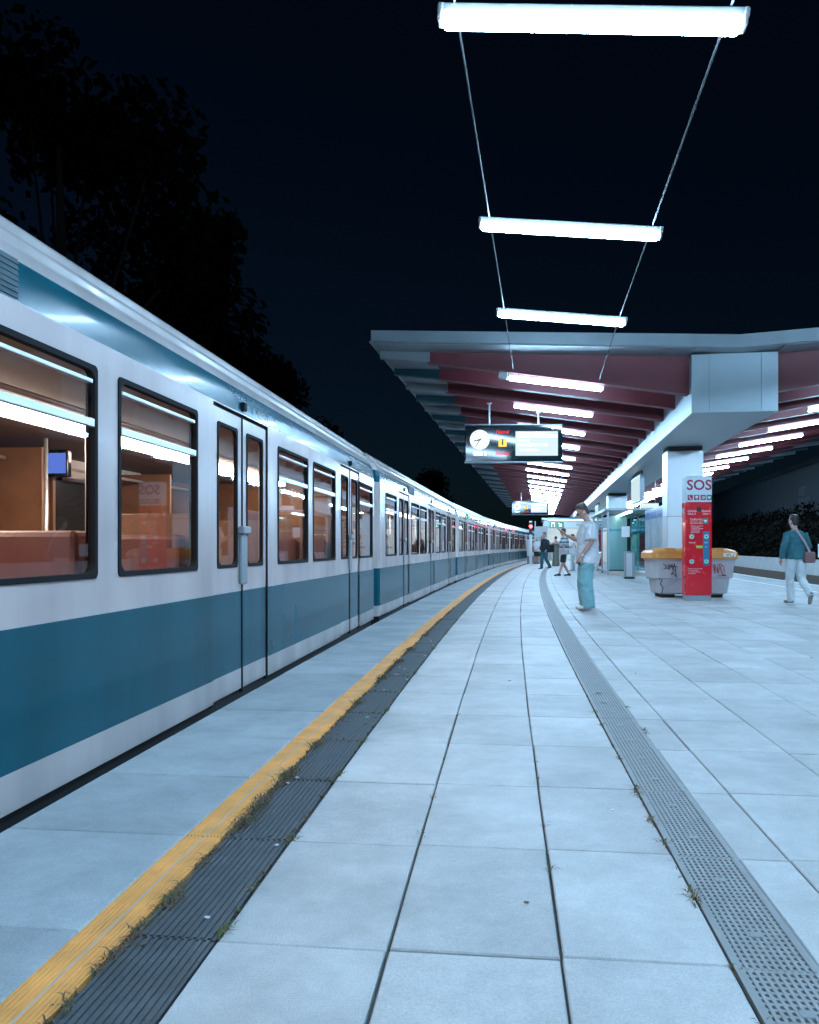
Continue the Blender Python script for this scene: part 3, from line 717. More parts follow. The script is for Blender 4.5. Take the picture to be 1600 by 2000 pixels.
# ================================================================== HANGING CLOCK AND DEPARTURE DISPLAYS
def display(loc, yaw, label, pole_tops, full=True):
    d = thing('departure_display', label, 'display', loc, yaw, 'departure displays hung from the canopy')
    w, h = 2.30, .86
    case = MB().bbox(0, w, -.09, .09, 0, h, .015).build('case', M['panelbox'], d)
    MB().bbox(-.012, w + .012, -.10, .10, -.025, .0, .004).bbox(-.012, w + .012, -.10, .10, h, h + .02, .004).build('case_trim', M['greyplate'], d)
    y = -.0915
    ck = MB().disc((.345, y - .003, .515), .235, 40).build('clock_face', M['white_e'], d)
    tk = MB()
    for k in range(12):
        a = math.pi/2 - 2*math.pi*k/12; r0, r1 = (.180, .215); dx, dz = math.cos(a), math.sin(a); wd = .006
        c0 = (.345 + dx*r0, .515 + dz*r0); c1 = (.345 + dx*r1, .515 + dz*r1)
        tk.quad([(c0[0]-dz*wd, y-.006, c0[1]+dx*wd), (c0[0]+dz*wd, y-.006, c0[1]-dx*wd), (c1[0]+dz*wd, y-.006, c1[1]-dx*wd), (c1[0]-dz*wd, y-.006, c1[1]+dx*wd)])
    tk.build('hour_marks', M['greyplate'], ck)
    hd = MB()
    for ang, ln, wd, back in ((8.58/12*360, .150, .016, .03), (35/60*360, .205, .010, .035)):
        a = math.pi/2 - R(ang); dx, dz = math.cos(a), math.sin(a)
        hd.quad([(.345 - dx*back - dz*wd, y-.009, .515 - dz*back + dx*wd), (.345 - dx*back + dz*wd, y-.009, .515 - dz*back - dx*wd), (.345 + dx*ln + dz*wd*.6, y-.009, .515 + dz*ln - dx*wd*.6), (.345 + dx*ln - dz*wd*.6, y-.009, .515 + dz*ln + dx*wd*.6)])
    hd.build('clock_hands', M['ink'], ck)
    text('Gleis 2', .112, M['screen_txt'], d, (.345, y - .003, .185), align='CENTER', bold=.0035)
    text('Notruf', .105, M['red_e'], d, (.885, y - .003, .70), align='CENTER', bold=.003)
    text('Nothalt', .105, M['red_e'], d, (.885, y - .003, .185), align='CENTER', bold=.003)
    ib = MB().bbox(.79, .98, y - .006, y, .35, .54, .004).build('information_sign', M['yellow_e'], d)
    text('i', .20, M['ink'], ib, (.885, y - .009, .455), align='CENTER', bold=.009)
    sc = MB().bbox(1.19, 2.19, y - .004, y, .135, .715, .003).build('screen', M['screen_e'], d)
    if full:
        for txt, sz, z in (('U6  Münchner Freiheit -', .070, .665), ('Kurzzug', .085, .505), ('Garching-Hochbrück', .085, .395)):
            text(txt, sz, M['screen_txt'], sc, (1.235, y - .007, z), bold=.0012)
        text('Bitte zurückbleiben', .055, M['screen_txt'], sc, (1.30, y - .007, .275), bold=.001)
        MB().quad([(1.22, y-.007, .575), (2.17, y-.007, .575), (2.17, y-.007, .625), (1.22, y-.007, .625)]).build('screen_line', M['screen_txt'], sc)
        lg = MB().quad([(2.03, y-.006, .785), (2.075, y-.006, .755), (2.115, y-.006, .815), (2.07, y-.006, .80)]).quad([(2.11, y-.006, .785), (2.26, y-.006, .79), (2.26, y-.006, .805), (2.11, y-.006, .805)])
        lg.build('emblem', M['screen_txt'], d)
    for px_, zt in pole_tops: MB().tube((px_, 0, h), (px_, 0, zt), .025, 10).tube((px_, 0, zt - .02), (px_, 0, zt), .06, 10).build('hanger_pole', M['alu'], d)
    return d
_d1 = Vector((1.32, 19.50, 3.10))
display(_d1, -.02, 'nearer hanging board with clock, red Notruf lettering and lit departure screen', ((.58, 1.40), (1.74, 1.18)))
display(Vector((6.5, 52.0, 3.12)), -.06, 'farther, smaller looking hanging clock board down the platform', ((.58, 1.40), (1.74, 1.18)), True)
b = thing('departure_display', 'blue lit board hung on the far side behind the steel column', 'display', Vector((9.86, 35.0, 2.60)), -ALPHA, 'departure displays hung from the canopy')
MB().bbox(0, .78, -.07, .07, 0, .36, .012).build('case', M['panelbox'], b)
MB().quad([(.03, -.075, .03), (.75, -.075, .03), (.75, -.075, .33), (.03, -.075, .33)]).build('screen', M['screen_e'], b)
for x in (.15, .62): MB().tube((x, 0, .36), (x, 0, 1.3), .02, 8).build('hanger_pole', M['alu'], b)

# ================================================================== SOS COLUMNS
def ribbon(mb, pts, w, y, mi=0):
    for (a, b) in zip(pts, pts[1:]):
        d = Vector((b[0]-a[0], b[1]-a[1])); L = max(d.length, 1e-5); n = Vector((-d.y, d.x)) / L * w / 2; e = d / L * w * .35
        mb.quad([(a[0]-e.x+n.x, y, a[1]-e.y+n.y), (a[0]-e.x-n.x, y, a[1]-e.y-n.y), (b[0]+e.x-n.x, y, b[1]+e.y-n.y), (b[0]+e.x+n.x, y, b[1]+e.y+n.y)], mi)
def heart(cx, cz, r):
    return [(cx + r*(16*math.sin(a)**3)/16, cz + r*(13*math.cos(a)-5*math.cos(2*a)-2*math.cos(3*a)-math.cos(4*a))/16) for a in [k*2*math.pi/20 for k in range(20)]]
def sos(loc, yaw, label, detail=True):
    o = thing('sos_column', label, 'emergency column', loc, yaw, 'red and white emergency columns')
    W, D, H = .265, .13, 2.50
    def shape(z0, z1, x0, x1, y0, y1): return MB().bbox(x0, x1, y0, y1, z0, z1, .02)
    shape(.10, 1.98, -W, W, -D, D).build('red_body', M['sosred'], o)
    shape(1.98, H, -W, W, -D, D).build('white_head', M['soswhite'], o)
    MB().bbox(-W + .02, W - .02, -D + .02, D - .02, 0, .102, .005).build('plinth', M['clad'], o)
    y = -D - .0015
    text('SOS', .285, M['print_red'], o, (.005, y, 2.315), align='CENTER', bold=.006)
    for k, x in enumerate((-.172, -.044, .084, .205)):
        ic = MB().bbox(x - .052, x + .052, y - .002, y + .001, 2.02, 2.125, .001).build('pictogram', M['print_green'] if k == 3 else M['print_red'], o)
        g = MB(); yy = y - .004; cz = 2.072
        if k == 0: ribbon(g, [(x-.02, cz+.03), (x-.018, cz+.005), (x, cz-.018), (x+.024, cz-.03)], .016, yy)
        if k == 1: g.quad([(x-.028, yy, cz-.012), (x+.028, yy, cz-.012), (x+.028, yy, cz+.036), (x-.028, yy, cz+.036)]).quad([(x-.02, yy, cz-.034), (x+.02, yy, cz-.034), (x+.02, yy, cz-.024), (x-.02, yy, cz-.024)])
        if k == 2: ribbon(g, [(x-.03, cz-.02), (x-.005, cz+.03), (x+.02, cz), (x-.01, cz-.03)], .012, yy); ribbon(g, [(x+.01, cz-.03), (x+.032, cz), (x+.03, cz+.03)], .009, yy)
        if k == 3: g.quad([(px_, yy, pz) for px_, pz in heart(x, cz, .034)])
        g.build('symbol', M['print_white'], ic)
    if not detail: return o
    MB().disc((0.0, y - .003, 1.835), .052, 24).build('loudspeaker', M['ink'], o)
    for x, al, a, b in ((-.225, 'LEFT', 'Nothalt', 'Gleis 2'), (.235, 'RIGHT', 'Nothalt', 'Gleis 1')):
        text(a, .058, M['print_white'], o, (x, y, 1.80), align=al); text(b, .058, M['print_white'], o, (x, y, 1.745), align=al)
    text('Defibrillator', .062, M['print_white'], o, (-.17, y, 1.63))
    for k in range(2): text('Bitte Notruf wählen', .030, M['print_white'], o, (-.17, y, 1.580 - k*.03))
    for k in range(6): text(('Defibrillator entnehmen', 'und einschalten', 'Anweisungen befolgen', 'bis Hilfe eintrifft', 'Notruf absetzen', 'Ruhe bewahren')[k], .026, M['print_white'], o, (-.17 + (.02 if k else 0), y, 1.50 - k*.026))
    aed = MB().bbox(.075, .185, y - .002, y + .001, 1.545, 1.655, .001).build('pictogram', M['print_green'], o)
    MB().quad([(px_, y - .004, pz) for px_, pz in heart(.13, 1.60, .036)]).build('symbol', M['print_white'], aed)
    bl = MB().bbox(.08, .205, y - .003, y + .001, .70, 1.385, .002).build('blue_strip', M['print_blue'], o)
    for z in (1.285, .785):
        for x, g in ((-.145, 0), (.145, 1)):
            bt = MB().tube((x, y + .002, z), (x, y - .02, z), .047, 20).build('call_button', M['button'], o)
            MB().disc((x, y - .022, z), .026, 16).build('button_ring', M['greenring'] if g else M['button'], bt)
            MB().disc((x, y - .0235, z), .013, 12).build('button_dot', M['ink'], bt)
    text('Notruf', .045, M['print_white'], o, (-.20, y, 1.165)); text('Info', .045, M['print_white'], bl, (.142, y - .005, 1.165), align='CENTER')
    MB().bbox(-.055, .075, y - .003, y + .001, 1.055, 1.105, .001).build('label_plate', M['limelabel'], o)
    text('Info', .030, M['print_white'], bl, (.142, y - .005, 1.078), align='CENTER')
    for k in range(4): text(('Missbrauch wird verfolgt', 'und strafrechtlich', 'zur Anzeige gebracht', 'Ihr Betreiber')[k], .028, M['print_white'], o, (-.21, y, .64 - k*.033))
    MB().box(-W - .012, -W + .002, -.05, .05, 1.76, 1.86).box(W - .002, W + .012, -.05, .05, 1.72, 1.80).build('pull_handle', M['alu'], o)
    return o
sos(Vector((5.83, 16.62, 0)), -.04, 'red SOS column with white head in front of the grit bin')
sos(Vector((10.1, 43.4, 0)), -.10, 'distant red SOS column partly behind the standing man', False)

# ================================================================== GRIT BIN
gb = thing('grit_bin', 'scribbled grey grit bin with orange lid behind the red column', 'grit bin', (6.04, 17.75, 0), -.03); gb.scale = (.92, .95, 1.0)
def lofted(rings):
    mb = MB(); n = len(rings[0])
    for r_ in rings: mb.v += [Vector(p) for p in r_]
    for k in range(len(rings) - 1):
        for i in range(n): mb.f.append((k*n + i, k*n + (i+1) % n, (k+1)*n + (i+1) % n, (k+1)*n + i)); mb.m.append(0)
    mb.f.append(tuple(range(n - 1, -1, -1))); mb.f.append(tuple((len(rings)-1)*n + i for i in range(n))); mb.m += [0, 0]
    return mb
def rr_ring(hx, hy, z, r): return [(a, b, z) for a, b in rrect(-hx, hx, -hy, hy, r, 4)]
lofted([rr_ring(.70, .38, .07, .12), rr_ring(.80, .42, .10, .14), rr_ring(.84, .44, .40, .12), rr_ring(.845, .445, .405, .12), rr_ring(.90, .46, .415, .12), rr_ring(.93, .49, .80, .12), rr_ring(.955, .51, .805, .12), rr_ring(.955, .51, .84, .12)]).build('tub', M['binbody'], gb, smooth=False)
lid = lofted([rr_ring(.99, .54, .825, .14), rr_ring(1.0, .55, .835, .14), rr_ring(.99, .54, .95, .14), rr_ring(.95, .50, 1.00, .16), rr_ring(.86, .40, 1.03, .16), rr_ring(.80, .28, 1.045, .14)]).build('lid', M['binlid'], gb)
MB().bbox(-.33, .05, -.562, -.53, .838, .872, .006).build('lid_grip', M['binlid'], lid)
for x in (-.56, .52):
    mb = MB(); mb.extr([(x - .13, .90), (x + .13, .90), (x + .10, 1.055), (x - .10, 1.055)], -.53, .45); mb.build('lid_rib', M['binlid'], lid)
for x in (-.55, .55): MB().bbox(x - .14, x + .14, -.32, .32, 0, .08, .01).build('runner', M['under'], gb)
gf = MB(); yy = -.472
sc_ = .22
def tagstrokes(strokes, ox, oz, k, w, m, nm, yoff=0):
    mb = MB()
    for st in strokes: ribbon(mb, [(ox + x*k, oz + z*k) for x, z in st], w, yy + yoff)
    o = mb.build(nm, m, gb); return o
S = [(.35,1),(.1,.95),(.02,.75),(.25,.6),(.3,.35),(.05,.25)]
tagstrokes([S, [(.42,.7),(.42,.3),(.6,.28),(.62,.7)], [(.7,.2),(.75,.75),(.88,.4),(1.0,.8),(1.05,.2)], [(1.1,.2),(1.25,.85),(1.4,.15)], [(1.0,.5),(1.6,.5)], [(1.35,.15),(1.5,-.6),(1.2,-.2),(.9,-.3),(1.25,.2)]], -.72, .56, .20, .016, M['ink'], 'scribble', -.012)
tagstrokes([[(0,1),(.25,0),(.2,.9),(.5,.1),(.55,1.0)], [(.6,0),(.72,.9),(1.0,.75),(.75,.5)], [(.8,.5),(1.05,-.15),(1.3,-.15)], [(1.15,.7),(1.2,.1)], [(.5,-.25),(1.4,-.2)], [(1.15,1.0),(1.3,1.2)], [(1.3,1.0),(1.45,1.1)]], .40, .52, .22, .018, M['ink_red'], 'scribble', -.012)
tagstrokes([[(0,.2),(.2,.8),(.35,.3),(.55,.9),(.6,.2)], [(.7,.2),(.75,.8),(.95,.7),(.8,.5),(1.0,.2)], [(0,0),(1.1,.05)]], -.28, .24, .22, .014, M['ink_teal'], 'scribble', .03)
tagstrokes([[(0,.9),(.3,1),(.1,.5),(.35,.2),(.2,-.3)]], -.80, .16, .26, .016, M['ink'], 'scribble', .035)
tagstrokes([[(0,.3),(.1,.7),(.3,.7),(.35,.3)], [(.5,.3),(.6,.8),(.7,.3)], [(.85,.3),(.9,.75),(1.1,.6)], [(-.1,.1),(1.3,.95)]], -.64, .2, .22, .010, M['ink_violet'], 'scribble', .03)
st = MB().quad([(.62,-.556,.875),(.90,-.556,.875),(.90,-.556,.945),(.62,-.556,.945)]).build('sticker', M['print_white'], lid)
mb = MB()
for stt in ([(.68,.93),(.72,.885),(.76,.93),(.68,.91)], [(.78,.93),(.78,.89),(.83,.89)], [(.86,.93),(.84,.885)]): ribbon(mb, stt, .012, -.558)
mb.build('sticker_print', M['print_blue'], st)

# ================================================================== LITTER BIN, BENCH SEATS, SHELTER, SHOWCASES
lb = thing('litter_bin', 'slim steel litter bin standing beside the bench seats', 'litter bin', (7.47, 27.85, 0), -.14)
MB().bbox(-.165, .165, -.14, .14, .05, .90, .03).build('body', M['clad'], lb)
MB().bbox(-.115, .075, -.148, -.139, .08, .86, .004).build('front_panel', mat('bin_front', (.70, .68, .74), .4), lb)
MB().bbox(-.17, .17, -.145, .145, 0, .055, .01).build('base', M['under'], lb)
MB().bbox(-.12, .12, -.1, .1, .895, .93, .02).build('top_cap', M['clad'], lb)

def bench(loc, yaw, label):
    o = thing('bench_seat', label, 'seat', loc, yaw, 'wire bench seats beside the shelter')
    sw, sd = .27, .42
    seat = MB(); back = MB()
    for k in range(12):
        x = -sw + k * 2*sw/11
        seat.tube((x, -sd/2, .44), (x, sd/2, .42), .007, 5); back.tube((x, sd/2, .42), (x, sd/2 + .13, .86), .007, 5)
    seat.tube((-sw, -sd/2, .44), (sw, -sd/2, .44), .013, 6).tube((-sw, sd/2, .42), (sw, sd/2, .42), .013, 6).tube((-sw, -sd/2, .44), (-sw, sd/2, .42), .013, 6).tube((sw, -sd/2, .44), (sw, sd/2, .42), .013, 6)
    back.tube((-sw, sd/2 + .13, .86), (sw, sd/2 + .13, .86), .013, 6).tube((-sw, sd/2, .42), (-sw, sd/2 + .13, .86), .013, 6).tube((sw, sd/2, .42), (sw, sd/2 + .13, .86), .013, 6)
    seat.build('seat', M['alu'], o); back.build('backrest', M['alu'], o)
    MB().bbox(-.04, .04, -.05, .05, 0, .40, .01).build('leg', M['clad'], o); MB().bbox(-.2, .2, -.04, .04, .385, .425, .01).build('beam', M['clad'], o)
    return o
for k, (s_, lab) in enumerate(((12.9, 'wire bench seat nearest the litter bin'), (13.6, 'middle wire bench seat of three in front of the glass shelter'), (14.3, 'wire bench seat farthest from the litter bin'))):
    bench(CT(s_ + 3.2, 4.35), 0, lab).rotation_euler = (0, 0, -ALPHA - R(90))

sh = thing('glass_shelter', 'glazed waiting shelter with a row of blue dots beneath the canopy', 'shelter', CT(17.0, 5.0), -ALPHA)
SW, SD, SH = 1.75, 8.5, 2.45
for x in (0, SW):
    for y in (0, SD/3, 2*SD/3, SD): MB().bbox(x - .035, x + .035, y - .035, y + .035, 0, SH, .006).build('post', M['clad'], sh)
for x in (0, SW):
    for k in range(3):
        if x == 0 and k == 1: continue
        pn = MB().bbox(x - .006, x + .006, k*SD/3 + .05, (k + 1)*SD/3 - .05, .18, SH - .12, .002).build('pane', M['shelterglass'], sh)
        dt = MB()
        for q in range(26):
            yq = k*SD/3 + .10 + q * (SD/3 - .2)/25; r = .035 if q % 3 else .05
            n = 10; dt.add([(x - .009, yq + r*math.cos(2*math.pi*i/n), 1.72 + r*math.sin(2*math.pi*i/n)) for i in range(n)], [tuple(range(n))])
        dt.build('blue_dots', M['bluedot'], pn)
for y in (0, SD):
    pn = MB().bbox(.05, SW - .05, y - .006, y + .006, .18, SH - .12, .002).build('pane', M['shelterglass'], sh)
    dt = MB()
    for q in range(17):
        xq = .10 + q * (SW - .2)/16; r = .035 if q % 3 else .05; n = 10
        dt.add([(xq + r*math.cos(2*math.pi*i/n), y - .009, 1.72 + r*math.sin(2*math.pi*i/n)) for i in range(n)], [tuple(range(n))])
    dt.build('blue_dots', M['bluedot'], pn)
MB().bbox(-.12, SW + .12, -.12, SD + .12, SH, SH + .09, .01).build('shelter_roof', M['clad'], sh)
MB().bbox(SW/2 - .06, SW/2 + .06, .4, SD - .4, SH - .05, SH - .002, .01).build('shelter_lamp', emit('shelter_lamp', (.85, .97, 1.0), 14), sh)
for x in (0, SW): MB().bbox(x - .03, x + .03, .03, SD - .03, .10, .16, .005).build('bottom_rail', M['clad'], sh)
MB().bbox(.5, .8, -.016, -.010, 1.45, 1.85, .002).build('notice', M['print_white'], sh)

vc = thing('showcase', 'steel framed three-panel notice showcase behind the clad column', 'showcase', CT(9.6, 6.05), -ALPHA)
for k in range(3):
    y0 = k*1.45
    fr = MB().bbox(-.06, .06, y0, y0 + 1.42, .55, 2.25, .012).build('case', M['clad'], vc)
    MB().quad([(-.064, y0 + .07, .65), (-.064, y0 + 1.35, .65), (-.064, y0 + 1.35, 1.95), (-.064, y0 + .07, 1.95)]).build('poster', M['poster'], fr)
    MB().quad([(-.064, y0 + .07, 1.97), (-.064, y0 + 1.35, 1.97), (-.064, y0 + 1.35, 2.18), (-.064, y0 + .07, 2.18)]).build('poster_head', M['posterblue'], fr)
    for yy_ in (y0 + .1, y0 + 1.32): MB().bbox(-.03, .03, yy_ - .03, yy_ + .03, 0, .56, .005).build('leg', M['clad'], vc)
    MB().bbox(-.07, .07, y0, y0 + 1.42, 2.255, 2.29, .004).build('top_rail', emit('showcase_strip', (.8, .95, 1), 2.5) if k < 0 else M['alu'], vc)

for k, (t, lab) in enumerate(((11.6, 'hanging white lightbox sign nearest the clad column'), (30.5, 'hanging white lightbox sign farther down under the girder'))):
    sb = thing('lightbox_sign', lab, 'sign', CT(t, 5.62, 2.52), -ALPHA, 'lightbox signs under the girder')
    MB().bbox(-.07, .07, 0, 2.5, 0, .85, .012).build('case', M['clad'], sb)
    for x in (-.072, .072): MB().quad([(x, .04, .04), (x, 2.46, .04), (x, 2.46, .81), (x, .04, .81)]).build('face', M['lightbox'], sb)
    for y in (.1, .9, 1.65, 2.4): MB().bbox(-.025, .025, y - .025, y + .025, .85, 1.0, .004).build('hanger', M['seam'], sb)

# ================================================================== FAR END OF THE PLATFORM
ki = thing('stair_entrance', 'brightly lit white stair entrance with exit signs at platform end', 'entrance', CT(45.0, 2.7), -ALPHA)
KW, KD, KH = 5.2, 6.0, 3.0
MB().box(0, .12, 0, KD, 0, KH).build('side_wall', M['whitewall'], ki); MB().box(KW - .12, KW, 0, KD, 0, KH).build('side_wall', M['whitewall'], ki)
MB().box(.12, KW - .12, KD - .12, KD, 0, KH).build('back_wall', M['whitewall'], ki)
MB().bbox(-.15, KW + .15, -.15, KD + .1, KH, KH + .16, .02).build('entrance_roof', M['clad'], ki)
MB().bbox(0, KW, -.06, .02, 2.40, 2.97, .01).build('fascia', M['greysign'], ki)
for k, x in enumerate((.45, .95)):
    pc = MB().bbox(x, x + .44, -.075, -.058, 2.45, 2.88, .004).build('exit_pictogram', M['greenpict'], ki)
    mb = MB()
    if k == 0: ribbon(mb, [(x + .12, 2.52), (x + .12, 2.80), (x + .32, 2.80), (x + .32, 2.52)], .04, -.078)
    else: ribbon(mb, [(x + .12, 2.78), (x + .30, 2.58)], .05, -.078); ribbon(mb, [(x + .30, 2.72), (x + .30, 2.57), (x + .15, 2.57)], .05, -.078)
    mb.build('symbol', M['screen_txt'], pc)
MB().bbox(1.45, 4.6, -.075, -.058, 2.45, 2.88, .004).build('direction_sign', M['soswhite'], ki)
text('Ausgang', .24, M['ink'], ki, (2.3, -.08, 2.66))
MB().bbox(.4, KW - .4, .6, .85, KH - .12, KH - .01, .02).bbox(.4, KW - .4, 3.0, 3.25, KH - .12, KH - .01, .02).build('ceiling_lamp', M['portal_e'], ki)
MB().bbox(.6, 2.6, KD - 1.0, KD - .6, 0, 1.1, .02).build('ticket_counter', M['clad'], ki)

sg = thing('signal_post', 'signal mast with a red light at the platform end', 'signal', (7.62, 51.5, 0), -.12)
MB().bbox(-.09, .09, -.09, .09, 0, 2.70, .01).build('mast', M['soswhite'], sg)
MB().bbox(-.11, .11, -.16, -.09, 1.85, 2.62, .02).build('signal_head', M['ink'], sg)
MB().tube((0, -.15, 2.36), (0, -.19, 2.36), .10, 20).build('red_light', emit('signal_red', (1, .03, .05), 25), sg)
bd = thing('board', 'blank grey board on a frame beside the red signal', 'board', (7.85, 51.55, 0), -.12)
MB().bbox(0, .82, -.03, .03, 1.42, 2.36, .01).build('panel', M['greysign'], bd)
MB().bbox(.55, .85, -.05, .02, 2.37, 2.72, .01).build('small_box', M['soswhite'], bd)
for x in (.06, .76): MB().bbox(x - .03, x + .03, .03, .09, 0, 2.7, .005).build('post', M['clad'], bd)
cb = thing('equipment_cabinet', 'low pale cabinet with a poster under the grey board', 'cabinet', (7.55, 52.6, 0), -.12)
MB().bbox(0, .75, 0, .4, .0, 1.55, .02).build('body', M['soswhite'], cb)
MB().bbox(.28, .6, -.01, .001, .75, 1.5, .003).build('poster', mat('brown_poster', (.30, .13, .08), .6, var=.3), cb)
MB().bbox(-.002, .752, -.008, .001, 0, .5, .003).build('grille', M['greyplate'], cb)

# ================================================================== FAR SIDE: KERB, WALL, HEDGE, DARK BUILDING, TREES
for n in range(-2, 60):
    s_ = ROW0 + 1.55*n
    link('kerb_stone', bpy.data.meshes.get('kerb_stone') or MB().bbox(-.13, .13, -.77, .77, -.03, .012, .008).mesh('kerb_stone', M['soswhite']), platform, PT(s_, U_R - .10), HEAD(s_))
sweep('guide_line', [(8.95, .0012), (9.05, .0012)], PT, 1, 90, 80, M['print_white'], platform)
rw = thing('retaining_wall', 'low pale concrete wall with streaks beyond the far track', 'wall', PT(20, 14.3), 0)
inv = Vector(rw.location)
def RWF(s, u, z): return PT(s, u, z) - inv
sweep('wall_base', [(14.2, -1.2), (14.2, -.18), (14.6, -.18), (14.6, -1.2)], RWF, -5, 110, 60, M['brick'], rw)
wall_me = MB().bbox(0, .16, -.742, .742, -.17, .52, .008).mesh('panel', M['whitewall'])
for n in range(60):
    s_ = 3 + 1.5*n; p = PT(s_, 14.22) - inv; link('panel', wall_me, rw, p, HEAD(s_))
def leafmass(n, fn, size, rnd):
    mb = MB()
    for _ in range(n):
        p = fn(rnd); a = Vector((rnd.gauss(0,1), rnd.gauss(0,1), rnd.gauss(0,1))).normalized(); b = a.orthogonal().normalized(); c = a.cross(b)
        k = size * rnd.uniform(.6, 1.4)
        mb.add([p - b*k, p + c*k*.45, p + b*k, p - c*k*.45], [(0,1,2,3)])
    return mb
rnd = random.Random(4)
hg = thing('hedge', 'tall dark clipped hedge behind the low pale wall', 'hedge', PT(30, 15.4), 0)
hinv = Vector(hg.location)
def hp(r):
    s = r.uniform(2, 95); f = r.random()
    top = 2.75 + .25*math.sin(s*1.3) + .18*math.sin(s*3.1 + 1)
    if f < .7: u, z = 14.9 + abs(r.gauss(0, .12)), r.uniform(-.1, top)
    else: u, z = r.uniform(14.9, 16.0), top + r.gauss(0, .1)
    return PT(s, u, z) - hinv
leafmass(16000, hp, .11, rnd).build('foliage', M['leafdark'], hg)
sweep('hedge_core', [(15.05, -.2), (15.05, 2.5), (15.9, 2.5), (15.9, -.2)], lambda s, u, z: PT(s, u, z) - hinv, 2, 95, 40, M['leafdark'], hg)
mesh_obj('bank', [PT(-20, 14.58, -.2), PT(-20, 60, -.2), PT(150, 60, -.2), PT(150, 14.58, -.2)], [(0,1,2,3)], M['ground'])['kind'] = 'structure'
sb = thing('small_sign', 'small pale notice board on posts by the far wall', 'sign', (11.42, 22.9, -1.0), -.2)
MB().bbox(0, .7, -.02, .02, 1.78, 2.16, .006).build('board', M['soswhite'], sb)
for x in (.06, .64): MB().bbox(x - .025, x + .025, -.02, .02, 0, 1.79, .004).build('post', M['clad'], sb)
bdg = thing('dark_building', 'unlit dark building behind the hedge with faint lettering', 'building', (17.1, 14.7, -.2), -.2)
MB().box(0, 14, 0, 70, 0, 6.2).build('wall', M['facade'], bdg)
MB().box(-.25, 14.2, -.25, 70.2, 6.2, 6.5).build('roof', M['facade'], bdg)
fwm = MB().bbox(-.05, .02, -.7, .7, -.6, .6, .01).mesh('window', M['facadewin'])
for k in range(16): link('window', fwm, bdg, (0, 3.0 + 3.6*k + (1.0 if k > 8 else 0), 2.2))
text('VISIT', .80, M['faintletter'], bdg, (-.03, 37.8, 4.70), rot=(R(90), 0, R(-90)))
text('FUNNY', .80, M['faintletter'], bdg, (-.03, 37.9, 4.02), rot=(R(90), 0, R(-90)))
# trees on the far side of the train
def tree_meshes(seed, h, cr):
    r = random.Random(seed); cl = []
    for _ in range(26):
        a = r.uniform(0, 6.283); z = r.uniform(.30, .98); w_ = cr * math.sin(min(1, (1.04 - z) / .55) * math.pi / 2) * r.uniform(.45, 1.0)
        cl.append((Vector((math.cos(a)*w_, math.sin(a)*w_, z*h)), cr * r.uniform(.20, .40)))
    def fn(q):
        c, rad = q.choice(cl); d = Vector((q.gauss(0,1), q.gauss(0,1), q.gauss(0,.8))).normalized()
        return c + d * rad * (q.random() ** .4)
    crown = leafmass(9000, fn, .17, r).mesh('crown', M['leaf'])
    tr = MB().tube((0,0,0), (0.1,0,h*.45), .28, 10, r1=.18).tube((0.1,0,h*.45), (0,.1,h*.85), .18, 8, r1=.05)
    for c, rad in cl[:12]: tr.tube((0.08, 0, h*r.uniform(.28, .55)), c, .07, 6, r1=.02)
    return crown, tr.mesh('trunk', M['bark'])
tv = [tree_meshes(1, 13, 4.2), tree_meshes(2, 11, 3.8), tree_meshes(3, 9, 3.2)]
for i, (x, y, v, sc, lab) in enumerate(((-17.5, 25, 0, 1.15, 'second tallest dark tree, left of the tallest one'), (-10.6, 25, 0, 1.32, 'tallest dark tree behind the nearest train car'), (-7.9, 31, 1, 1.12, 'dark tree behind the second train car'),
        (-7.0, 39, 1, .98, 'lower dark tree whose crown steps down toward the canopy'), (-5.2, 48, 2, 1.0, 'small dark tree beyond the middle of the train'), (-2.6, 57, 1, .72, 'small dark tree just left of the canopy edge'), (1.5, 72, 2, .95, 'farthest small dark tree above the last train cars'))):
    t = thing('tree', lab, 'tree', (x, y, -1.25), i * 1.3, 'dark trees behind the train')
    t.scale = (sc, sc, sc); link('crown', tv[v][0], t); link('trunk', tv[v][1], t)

# ================================================================== PEOPLE
def V3(*a): return Vector(a)
def loft(rings, n=14, cap=0.55):
    """rings: (centre, half width, half depth, side vector) -> closed tapered tube."""
    vs, fs = [], []; m = len(rings)
    for i, (c, a, b, side) in enumerate(rings):
        c = Vector(c)
        d = (Vector(rings[min(i+1, m-1)][0]) - Vector(rings[max(i-1, 0)][0])).normalized()
        sd = Vector(side); sd = (sd - d * sd.dot(d)).normalized(); fw = d.cross(sd)
        for k in range(n):
            t = 2*math.pi*k/n; vs.append(c + sd*math.cos(t)*a + fw*math.sin(t)*b)
    for i in range(m - 1):
        for k in range(n): fs.append((i*n + k, i*n + (k+1) % n, (i+1)*n + (k+1) % n, (i+1)*n + k))
    d0 = (Vector(rings[0][0]) - Vector(rings[1][0])).normalized(); d1 = (Vector(rings[-1][0]) - Vector(rings[-2][0])).normalized()
    vs.append(Vector(rings[0][0]) + d0 * min(rings[0][1], rings[0][2]) * cap); vs.append(Vector(rings[-1][0]) + d1 * min(rings[-1][1], rings[-1][2]) * cap)
    for k in range(n):
        fs.append(((k+1) % n, k, m*n)); fs.append(((m-1)*n + k, (m-1)*n + (k+1) % n, m*n + 1))
    return vs, fs
def limb(pts, radii, side=(1, 0, 0), squash=1.0, cap=.55): return loft([(p, r, r*squash, side) for p, r in zip(pts, radii)], cap=cap)
def ball(c, rx, ry, rz, M3=None):
    rs = []; c = Vector(c); B = M3 or Matrix.Identity(3)
    for k in range(1, 8):
        t = math.pi*k/8; rs.append((c + B @ Vector((0, 0, -math.cos(t)*rz)), math.sin(t)*rx, math.sin(t)*ry, B @ Vector((1, 0, 0))))
    return loft(rs, 12, .1)
